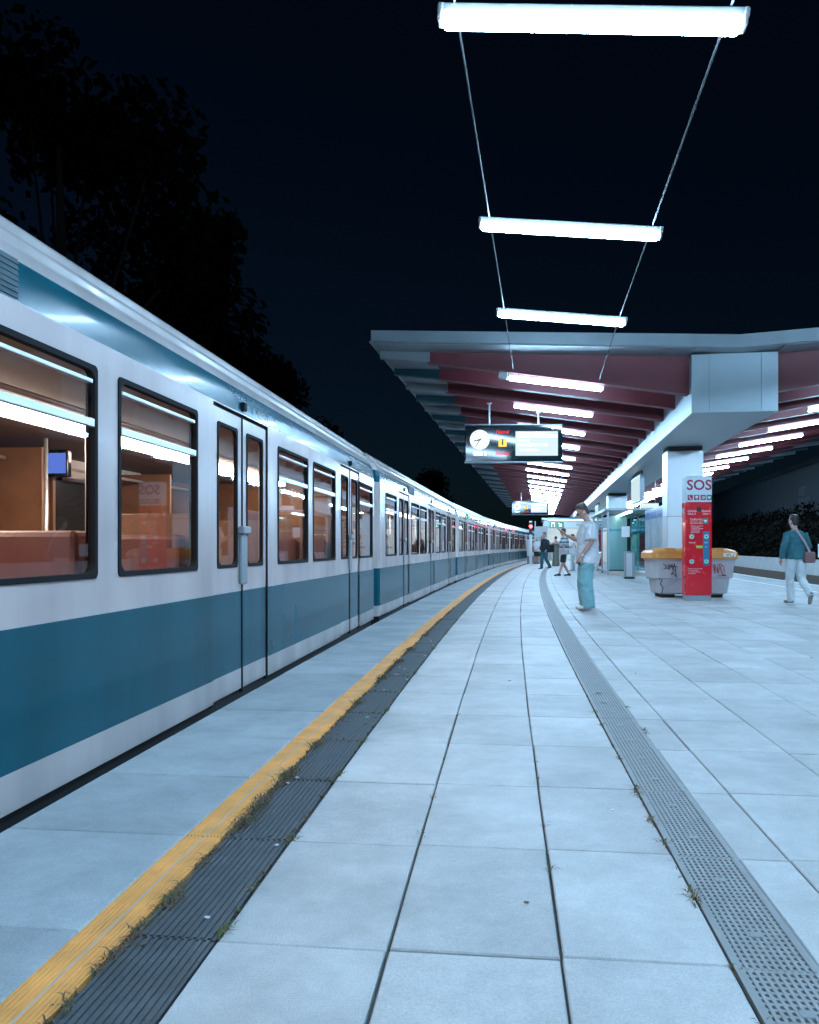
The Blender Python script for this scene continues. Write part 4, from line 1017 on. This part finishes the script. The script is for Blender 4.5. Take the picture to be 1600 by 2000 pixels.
FOLD = bpy.data.textures.new('cloth_folds', 'CLOUDS'); FOLD.noise_scale = .11; FOLD.noise_depth = 2
def fuse(name, pieces, voxel, m, parent, smooth=3, fold=0.0):
    mb = MB()
    for vs, fs in pieces: mb.add(vs, fs)
    me = mb.mesh('tmp', m); o = bpy.data.objects.new('tmp_body', me); COL.objects.link(o)
    r = o.modifiers.new('r', 'REMESH'); r.mode = 'VOXEL'; r.voxel_size = voxel; r.use_smooth_shade = True
    q = o.modifiers.new('s', 'SMOOTH'); q.iterations = smooth; q.factor = .5
    if fold:
        dm = o.modifiers.new('d', 'DISPLACE'); dm.texture = FOLD; dm.strength = fold; dm.mid_level = .36; dm.texture_coords = 'LOCAL'
    dg = bpy.context.evaluated_depsgraph_get(); dg.update()
    out = bpy.data.meshes.new_from_object(o.evaluated_get(dg)); out.name = name
    out.materials.clear(); out.materials.append(m)
    for p in out.polygons: p.use_smooth = True
    bpy.data.objects.remove(o); bpy.data.meshes.remove(me)
    return link(name, out, parent)
def hand(wrist, direc, palm_n, curl, thumb_side, k=1.0):
    """pieces for a hand: palm, four unequal bent fingers, and a thumb leaving the palm's side near its base."""
    d = Vector(direc).normalized(); n = Vector(palm_n); n = (n - d*n.dot(d)).normalized(); s = d.cross(n) * thumb_side
    w = Vector(wrist); P = []
    P.append(loft([(w, .026*k, .019*k, s), (w + d*.035*k, .038*k, .016*k, s), (w + d*.085*k, .041*k, .014*k, s)], 10))
    for i, (off, L) in enumerate(((.030, .070), (.010, .078), (-.010, .073), (-.029, .058))):
        p = w + d*.085*k + s*off*k; cur = d.copy(); pts = [p]
        for seg, f in enumerate((.45, .32, .26)):
            a = curl * (.55 + .3*seg); q = Matrix.Rotation(a, 3, s * thumb_side if False else d.cross(n)); cur = (d*math.cos(curl*(.4+.55*seg)) + n*math.sin(curl*(.4+.55*seg)))
            pts.append(pts[-1] + cur*L*f*k)
        P.append(limb(pts, [.0095*k, .009*k, .0085*k, .0075*k], s))
    tb = w + d*.028*k + s*.026*k; t1 = tb + (d*.6 + s*.7 + n*.3).normalized()*.036*k; t2 = t1 + (d*.85 + s*.15 + n*.5).normalized()*.034*k
    P.append(limb([tb, t1, t2], [.0125*k, .0105*k, .0085*k], s))
    return P
def head_frame(pitch, yaw, roll=0): return Matrix.Rotation(yaw, 3, 'Z') @ Matrix.Rotation(-pitch, 3, 'X') @ Matrix.Rotation(roll, 3, 'Y')

def fabric(name, col, var=.10, rough=.85, stripes=None):
    m = mat(name, col, rough, spec=.2, var=var, vscale=7, bump=.9, bscale=8)
    m.node_tree.nodes['Bump'].inputs['Distance'].default_value = .035
    if stripes:
        nt = m.node_tree; b = nt.nodes['Principled BSDF']; t = nt.nodes.new('ShaderNodeTexCoord'); sp_ = nt.nodes.new('ShaderNodeSeparateXYZ')
        r = nt.nodes.new('ShaderNodeMapRange'); r.inputs[1].default_value = .7; r.inputs[2].default_value = 1.6
        c = nt.nodes.new('ShaderNodeValToRGB'); c.color_ramp.interpolation = 'CONSTANT'; els = c.color_ramp.elements
        els[0].position = 0; els[0].color = (*stripes[0][1], 1); els[1].position = (stripes[1][0]-.7)/.9; els[1].color = (*stripes[1][1], 1)
        for z, cc in stripes[2:]: e = els.new((z-.7)/.9); e.color = (*cc, 1)
        nt.links.new(t.outputs['Object'], sp_.inputs[0]); nt.links.new(sp_.outputs[2], r.inputs[0]); nt.links.new(r.outputs[0], c.inputs[0]); nt.links.new(c.outputs[0], b.inputs['Base Color'])
    return m
SKIN = mat('skin', (.50, .27, .21), .5, var=.06, vscale=14); SKIN.node_tree.nodes['Principled BSDF'].inputs['Subsurface Weight'].default_value = .08
HAIR = mat('hair_dark', (.022, .018, .018), .45, var=.3, vscale=40); HAIRB = mat('hair_brown', (.07, .045, .035), .5, var=.3, vscale=40)
DARKSHOE = mat('shoe_dark', (.018, .018, .02), .5); WHITESHOE = mat('shoe_white', (.72, .72, .72), .5); GREYSHOE = mat('shoe_grey', (.25, .25, .24), .6)
def person(label, loc, yaw, J, tops, bottoms, shoes, hairm, voxel=.011, hgt=1.8, head=(0, 0), hair='short', neckfwd=.0, hands=None, sleeve='short', hem=.82, group=None, wide=1.0):
    """J: joints in local space (x right, y forward, z up) for a 1.8 m figure. tops=(material, looseness), bottoms=(material, r_hip, r_knee, r_hem, z_hem or 'ankle')."""
    o = thing('person', label, 'person', loc, yaw, group); o.scale = (hgt/1.8,)*3
    g = lambda k: Vector(J[k])
    hip, chest = g('hip'), g('chest')                # pelvis centre and base of neck
    sx = (g('shL') - g('shR')).normalized() * -1     # local right
    ax = chest - hip
    def tor(f): return hip + ax*f
    body = []
    T = [(-.10, .135, .10), (.0, .165, .112), (.18, .150, .104), (.45, .150, .108), (.72, .165, .112), (.90, .145, .086), (1.0, .066, .058)]
    body.append(loft([(tor(f), a*wide, b*wide, sx) for f, a, b in T], 16))
    HM = head_frame(*head); hc = g('head')
    nb = tor(.97); body.append(loft([(nb, .062, .058, sx), (nb.lerp(hc, .5), .052, .053, sx), (hc + HM @ V3(0, -.012, -.05), .05, .055, sx)], 12))
    hr = [(-.122, .026, .030, .062), (-.112, .040, .046, .046), (-.085, .055, .066, .028), (-.045, .066, .084, .014), (0, .072, .094, .004), (.045, .074, .098, -.004), (.085, .066, .088, -.008), (.112, .045, .062, -.010), (.122, .02, .03, -.01)]
    body.append(loft([(hc + HM @ V3(0, f, z), a, b, HM @ V3(1, 0, 0)) for z, a, b, f in hr], 16, .2))
    body.append(limb([hc + HM @ V3(0, .094, .018), hc + HM @ V3(0, .112, -.022), hc + HM @ V3(0, .104, -.034)], [.011, .016, .014], HM @ V3(1, 0, 0)))          # nose
    body.append(limb([hc + HM @ V3(-.022, .092, -.068), hc + HM @ V3(.022, .092, -.068)], [.009, .009], HM @ V3(0, 0, 1)))                                   # lips
    body.append(limb([hc + HM @ V3(-.045, .086, .026), hc + HM @ V3(0, .098, .026), hc + HM @ V3(.045, .086, .026)], [.010, .011, .010], HM @ V3(0, 0, 1)))      # brow
    for q in (-1, 1): body.append(ball(hc + HM @ V3(q*.076, -.005, -.012), .010, .020, .032, HM))
    for sd in 'LR':
        body.append(limb([g('sh'+sd).lerp(g('el'+sd), .10) * .985, g('sh'+sd).lerp(g('el'+sd), .5), g('el'+sd), g('el'+sd).lerp(g('wr'+sd), .35), g('wr'+sd)], [.044, .044, .039, .040, .026]))
        q = 1 if sd == 'R' else -1
        hd, pn, cu = (hands or {}).get(sd, ((g('wr'+sd) - g('el'+sd)).normalized(), -sx*q, .7))
        body += hand(g('wr'+sd), hd, pn, cu, (hands or {}).get('t'+sd, 1))
        hp_, kn, an = g('hp'+sd), g('kn'+sd), g('an'+sd)
        body.append(limb([hp_, hp_.lerp(kn, .5), kn, kn.lerp(an, .3), an], [.088, .074, .056, .056, .037]))
        tdir = (g('to'+sd) - an); 
        body.append(limb([an, an + tdir*.5 + V3(0, 0, -.01), g('to'+sd)], [.035, .034, .022], sx))
    fuse('body', body, voxel, SKIN, o)
    for q in (-1, 1):
        vs, fs = ball(hc + HM @ V3(q*.031, .090, .006), .011, .008, .007, HM); mesh_obj('eye', vs, fs, M['ink'], o, smooth=True)
    # hair
    hp = []
    if hair == 'short':
        hp.append(loft([(hc + HM @ V3(0, f, z), a, b, HM @ V3(1, 0, 0)) for z, a, b, f in ((-.085, .046, .034, -.058), (-.05, .060, .048, -.052), (-.02, .071, .062, -.040), (.03, .080, .080, -.030), (.07, .081, .096, -.014), (.105, .068, .088, -.008), (.132, .045, .066, -.006), (.142, .02, .03, -.008))], 16, .2))
    elif hair == 'long':
        hp.append(loft([(hc + HM @ V3(0, f, z), a, b, HM @ V3(1, 0, 0)) for z, a, b, f in ((-.22, .06, .03, -.085), (-.12, .08, .05, -.065), (-.03, .085, .075, -.04), (.05, .088, .095, -.018), (.105, .072, .092, -.008), (.138, .04, .06, -.006))], 16, .2))
    elif hair == 'bun':
        hp.append(loft([(hc + HM @ V3(0, f, z), a, b, HM @ V3(1, 0, 0)) for z, a, b, f in ((-.04, .066, .06, -.045), (.04, .085, .09, -.022), (.10, .07, .09, -.006), (.135, .03, .05, -.006))], 16, .2)); hp.append(ball(hc + HM @ V3(0, -.115, .045), .05, .045, .05))
    fuse('hair', hp, voxel*.9, hairm, o, 2)
    # top
    tm, lo = tops; zf = lambda z: (z - hip.z) / max(ax.z, .1)
    tp = []; f0 = zf(hem); rings = []
    for f, a, b in ((f0, .168 + lo*1.15, .118 + lo*1.25), (f0*.4 + .1, .166 + lo, .116 + lo*1.15), (.30, .162 + lo*.95, .114 + lo*1.1), (.55, .166 + lo*.8, .116 + lo*.95), (.76, .180 + lo*.45, .124 + lo*.6), (.92, .168 + lo*.35, .102 + lo*.4), (.995, .088, .074)):
        rings.append((tor(f), a*wide, b*wide, sx))
    tp.append(loft(rings, 18, .08))
    for sd in 'LR':
        sh, el, wr = g('sh'+sd), g('el'+sd), g('wr'+sd)
        if sleeve == 'short': pts = [sh.lerp(el, .04), sh.lerp(el, .35), sh.lerp(el, .86)]; rd = [.066 + lo*.3, .062 + lo*.55, .060 + lo*.75]
        elif sleeve == 'none': continue
        else: pts = [sh.lerp(el, .06), sh.lerp(el, .5), el, el.lerp(wr, .5), el.lerp(wr, .97)]; rd = [.066 + lo*.3, .060 + lo*.4, .054 + lo*.4, .050 + lo*.35, .040 + lo*.25]
        tp.append(limb(pts, rd, cap=.05))
    fuse('top', tp, voxel, tm, o, 3, .030)
    # trousers, shorts or skirt
    bm_, r0, r1, r2, zh = bottoms
    bp = [loft([(tor(-.14), .150, .112, sx), (tor(0), .172, .120, sx), (tor(.16), .162, .114, sx)], 16)]
    for sd in 'LR':
        hp_, kn, an = g('hp'+sd), g('kn'+sd), g('an'+sd)
        if zh == 'ankle':
            e = an + (an - kn).normalized()*.035
            bp.append(limb([hp_, hp_.lerp(kn, .5), kn, kn.lerp(e, .5), kn.lerp(e, .86), e], [r0, (r0+r1)*.5, r1, (r1+r2)*.5, r2*1.02, r2], cap=.05))
        else:
            e = hp_.lerp(kn, zh); bp.append(limb([hp_, hp_.lerp(e, .5), e], [r0, (r0+r2)/2, r2], cap=.05))
    fuse('trousers' if zh == 'ankle' else 'shorts', bp, voxel, bm_, o, 3, .040)
    for sd in 'LR':
        an, to = g('an'+sd), g('to'+sd); d = (to - an); d2 = Vector((d.x, d.y, 0)).normalized() if abs(d.z) < .09 else d.normalized()
        up = V3(0, 0, 1); up = (up - d2*up.dot(d2)).normalized(); base = an - up*.058
        sp_ = [loft([(base - d2*.065 + up*.03, .030, .028, sx), (base - d2*.02 + up*.036, .040, .040, sx), (base + d2*.07 + up*.034, .043, .036, sx), (base + d2*.13 + up*.027, .045, .028, sx), (base + d2*.185 + up*.020, .034, .020, sx)], 12), limb([an - up*.02, an + up*.03], [.047, .043], sx)]
        fuse('shoe', sp_, max(voxel*.8, .009), shoes, o, 2)
    return o, HM, hc, g
def stand(**kw):
    J = dict(hip=(0, 0, .95), chest=(0, 0, 1.49), head=(0, .03, 1.665), shL=(-.168, 0, 1.415), shR=(.168, 0, 1.415), elL=(-.23, -.02, 1.14), elR=(.23, -.02, 1.14), wrL=(-.235, .06, .90), wrR=(.235, .06, .90),
             hpL=(-.09, 0, .92), hpR=(.09, 0, .92), knL=(-.10, .02, .50), knR=(.10, .02, .50), anL=(-.10, -.02, .085), anR=(.10, -.02, .085), toL=(-.12, .15, .03), toR=(.12, .15, .03))
    J.update(kw); return J

# the man in the oversized tee, in profile, looking at his phone
WHITE_TEE = fabric('white_tee', (.66, .66, .69), .05); LIGHTJEAN = fabric('light_blue_denim', (.23, .46, .50), .14)
Jm = stand(hip=(0, -.02, .95), chest=(0, -.03, 1.485), head=(0, .06, 1.655), shL=(-.175, -.03, 1.405), shR=(.175, -.02, 1.405),
           elL=(-.235, -.03, 1.135), wrL=(-.225, .13, .915), elR=(.235, .06, 1.15), wrR=(.13, .30, 1.255),
           knL=(-.10, .035, .50), knR=(.11, .02, .50), anL=(-.11, -.01, .085), anR=(.11, -.03, .085), toL=(-.13, .16, .03), toR=(.13, .14, .03))
pm, HM, hc, g = person('man in oversized white tee and wide light jeans looking at his phone', (3.01, 13.94, 0), R(90), Jm, (WHITE_TEE, .055), (LIGHTJEAN, .112, .112, .104, 'ankle'), WHITESHOE, HAIRB,
    voxel=.0085, hgt=1.83, head=(.58, 0), hem=.79, hands={'L': ((0, .35, -.94), (1, .2, 0), .9), 'R': ((-.12, .80, .55), (-.25, -.65, .7), .55), 'tR': -1, 'tL': 1})
MB().bbox(-.055, .015, -.004, .004, -.07, .07, .004).build('phone', M['ink'], None)
ph = bpy.context.scene.objects['phone']; bpy.data.objects.remove(ph)
def local_thing(parent_obj, name, label, cat, lp, rot, mb_builder):
    mw = Matrix.Translation(parent_obj.location) @ Matrix.Rotation(parent_obj.rotation_euler.z, 4, 'Z') @ Matrix.Diagonal((*parent_obj.scale, 1))
    t = thing(name, label, cat, mw @ Vector(lp), parent_obj.rotation_euler.z); t.rotation_euler = (rot[0], rot[1], parent_obj.rotation_euler.z + rot[2])
    mb_builder(t); return t
def phone_parts(t):
    MB().bbox(-.037, .037, -.075, .075, -.004, .004, .003).build('case', M['ink'], t)
    MB().quad([(-.033, -.07, .0045), (.033, -.07, .0045), (.033, .07, .0045), (-.033, .07, .0045)]).build('screen', M['screen_e'], t)
local_thing(pm, 'mobile_phone', 'dark phone held up at chest by the man in white tee', 'phone', (.105, .405, 1.325), (R(38), 0, 0), phone_parts)
local_thing(pm, 'pocket_case', 'small dark case held at his hip by the standing man', 'case', (-.205, .165, .80), (R(75), R(8), 0), lambda t: MB().bbox(-.022, .022, -.06, .06, -.010, .010, .008).build('case_body', M['ink'], t))
wd = (g('wrL') - g('elL')).normalized(); wp = g('wrL') - wd*.02
mb = MB().tube(wp - wd*.012, wp + wd*.012, .033, 16); mb.build('watch_strap', M['greyplate'], pm)
MB().tube(wp + V3(-.031, 0, 0), wp + V3(-.041, 0, 0), .021, 16).build('watch', M['soswhite'], pm)
gl = MB()
for q in (-1, 1):
    c0 = hc + HM @ V3(q*.033, .108, .004); n_ = 14
    pr = [c0 + HM @ V3(.026*math.cos(2*math.pi*k/n_), 0, .020*math.sin(2*math.pi*k/n_)) for k in range(n_)]
    for a, b in zip(pr, pr[1:] + pr[:1]): gl.tube(a, b, .0035, 5)
    gl.tube(hc + HM @ V3(q*.060, .106, .008), hc + HM @ V3(q*.083, -.005, .012), .0035, 5)
gl.tube(hc + HM @ V3(-.008, .112, .008), hc + HM @ V3(.008, .112, .008), .0035, 5); gl.build('glasses', M['ink'], pm)
vs, fs = ball(hc + HM @ V3(-.085, .012, -.016), .010, .012, .018, HM); mesh_obj('earbud', vs, fs, WHITESHOE, pm, smooth=True)
MB().bbox(-.02, .02, .180, .1835, 1.045, 1.085, .001).build('chest_print', M['ink_red'], pm)

# the man in the denim jacket, seen from behind, walking away
DENIM = fabric('teal_denim', (.045, .15, .18), .35); WHITEPANT = fabric('white_trousers', (.60, .66, .68), .06)
Jd = stand(hip=(0, 0, .94), chest=(0, .02, 1.475), head=(-.01, .045, 1.655), elL=(-.27, -.06, 1.16), wrL=(-.285, .03, .915), elR=(.26, -.02, 1.15), wrR=(.22, .16, .97),
           knL=(-.085, .06, .50), anL=(-.08, .03, .085), toL=(-.10, .20, .03), knR=(.12, -.02, .50), anR=(.15, -.27, .20), toR=(.16, -.20, .045))
pd, HMd, hcd, gd = person('man in teal denim jacket and white trousers walking away', (7.27, 15.43, 0), R(6), Jd, (DENIM, .030), (WHITEPANT, .100, .078, .062, 'ankle'), GREYSHOE, HAIR,
    voxel=.0085, hgt=1.70, head=(.05, .25), sleeve='long', hem=.90)
vs, fs = ball(hcd + HMd @ V3(-.084, .0, -.02), .010, .012, .018, HMd); mesh_obj('earbud', vs, fs, WHITESHOE, pd, smooth=True)
def bag_parts(t):
    MB().bbox(-.11, .11, -.05, .05, -.11, .10, .03).build('pouch', mat('bag_mauve', (.20, .10, .10), .6, var=.1), t)
    mb = MB()
    for a, b in (((.0, -.03, .09), (-.12, -.06, .28)), ((-.12, -.06, .28), (-.27, -.045, .50)), ((-.27, -.045, .50), (-.315, .05, .60))):
        av, bv = Vector(a), Vector(b); s_ = V3(.016, 0, .010)
        mb.add([av - s_, av + s_, bv + s_, bv - s_, av - s_ + V3(0, -.006, 0), av + s_ + V3(0, -.006, 0), bv + s_ + V3(0, -.006, 0), bv - s_ + V3(0, -.006, 0)], [(0,1,2,3),(4,7,6,5),(0,4,5,1),(1,5,6,2),(2,6,7,3),(3,7,4,0)])
    mb.build('strap', mat('strap_pink', (.42, .30, .30), .7), t)
local_thing(pd, 'shoulder_bag', 'mauve shoulder bag on the hip of the denim jacket man', 'bag', (.205, -.13, .94), (0, 0, 0), bag_parts)

# the man in the striped polo and dark shorts
STRIPE = fabric('striped_polo', (.5, .5, .5), .05, stripes=[(.7, (.30, .36, .38)), (.98, (.42, .44, .48)), (1.06, (.03, .12, .19)), (1.11, (.22, .33, .38)), (1.16, (.42, .42, .46)), (1.25, (.03, .12, .19)), (1.30, (.42, .44, .47)), (1.39, (.03, .13, .20)), (1.43, (.30, .42, .44))])
SHORTS = fabric('dark_shorts', (.022, .028, .030), .2)
Js = stand(hip=(0, 0, .94), chest=(0, -.02, 1.48), head=(0, .03, 1.655), elR=(.23, .10, 1.22), wrR=(.17, .37, 1.25), elL=(-.235, .01, 1.14), wrL=(-.22, .10, .91),
           knL=(-.10, .06, .50), anL=(-.10, .19, .085), toL=(-.11, .36, .03), knR=(.10, .02, .50), anR=(.10, -.19, .085), toR=(.11, -.02, .03))
person('man in striped polo and dark shorts reaching forward', (5.62, 29.8, 0), R(84), Js, (STRIPE, .042), (SHORTS, .108, .10, .098, .92), DARKSHOE, HAIRB, voxel=.013, hgt=1.76, head=(.02, .1), hem=.83, wide=1.08,
       hands={'R': ((-.1, 1, -.05), (-.3, 0, -1), .4)})
# the walker in a dark jacket
JACKET = fabric('dark_jacket', (.020, .036, .048), .3); JEANS = fabric('petrol_jeans', (.030, .125, .165), .2)
Jw = stand(hip=(0, 0, .94), chest=(0, .01, 1.48), elL=(-.25, -.06, 1.16), wrL=(-.20, .05, .96), elR=(.25, -.02, 1.15), wrR=(.22, .10, .93),
           knL=(-.08, -.02, .50), anL=(-.06, -.28, .12), toL=(-.07, -.12, .035), knR=(.09, .10, .50), anR=(.10, .10, .085), toR=(.11, .27, .03))
pw, a_, b_, c_ = person('man in dark jacket and jeans striding with a black bag', (6.47, 39.2, 0), R(118), Jw, (JACKET, .035), (JEANS, .100, .080, .066, 'ankle'), DARKSHOE, HAIRB, voxel=.014, hgt=1.78, head=(.05, .25), sleeve='long', hem=.86)
local_thing(pw, 'shoulder_bag', 'round black bag carried by the man in the dark jacket', 'bag', (-.27, -.16, 1.02), (0, 0, 0), lambda t: [MB().bbox(-.09, .09, -.17, .17, -.20, .20, .06).build('pouch', M['ink'], t), MB().tube((0, 0, .19), (.12, .06, .42), .014, 6).build('strap', M['ink'], t)])
# two waiting in white shirts and dark shorts
W2 = fabric('white_shirt', (.58, .62, .65), .06)
Ja = stand(elL=(-.23, .05, 1.16), wrL=(-.10, .17, .98), elR=(.23, .05, 1.16), wrR=(.10, .17, .98))
person('bald man in white shirt and dark shorts waiting, leftmost of the people', (7.92, 50.9, 0), R(150), Ja, (W2, .035), (SHORTS, .108, .10, .095, .95), DARKSHOE, mat('hair_grey', (.35, .30, .28), .6), voxel=.016, hgt=1.70, head=(.1, 0), hem=.84)
person('dark-haired person in white tee and dark shorts partly behind the walking man', (8.28, 51.4, 0), R(170), stand(), (W2, .035), (SHORTS, .108, .10, .095, .98), DARKSHOE, HAIR, voxel=.016, hgt=1.72, hem=.84)
# the woman in the long dress
DRESS = fabric('olive_dress', (.13, .145, .12), .12)
Jr = stand(elL=(-.22, .03, 1.16), wrL=(-.20, .14, .97), elR=(.22, .03, 1.16), wrR=(.20, .14, .97))
pr_, h1, h2, g3 = person('woman in long olive dress with hair tied up', (7.92, 44.3, 0), R(20), Jr, (DRESS, .02), (DRESS, .10, .09, .08, 'ankle'), DARKSHOE, HAIR, voxel=.016, hgt=1.66, hair='bun', hem=.88)
fuse('skirt', [loft([((0, 0, 1.02), .165, .125, (1, 0, 0)), ((0, 0, .85), .20, .15, (1, 0, 0)), ((0, 0, .45), .215, .17, (1, 0, 0)), ((0, 0, .06), .24, .20, (1, 0, 0))], 18, .02)], .016, DRESS, pr_)
# the woman in white behind the standing man
PALEJ = fabric('pale_jeans', (.42, .52, .56), .08)
Jq = stand(elL=(-.22, .08, 1.18), wrL=(-.08, .22, 1.16), elR=(.22, .08, 1.18), wrR=(.08, .24, 1.14), anL=(-.10, .05, .085), toL=(-.11, .22, .03))
person('woman in white top and pale jeans half hidden behind the standing man', (7.18, 36.0, 0), R(75), Jq, (W2, .03), (PALEJ, .10, .082, .07, 'ankle'), WHITESHOE, HAIR, voxel=.014, hgt=1.64, hair='long', hem=.86)
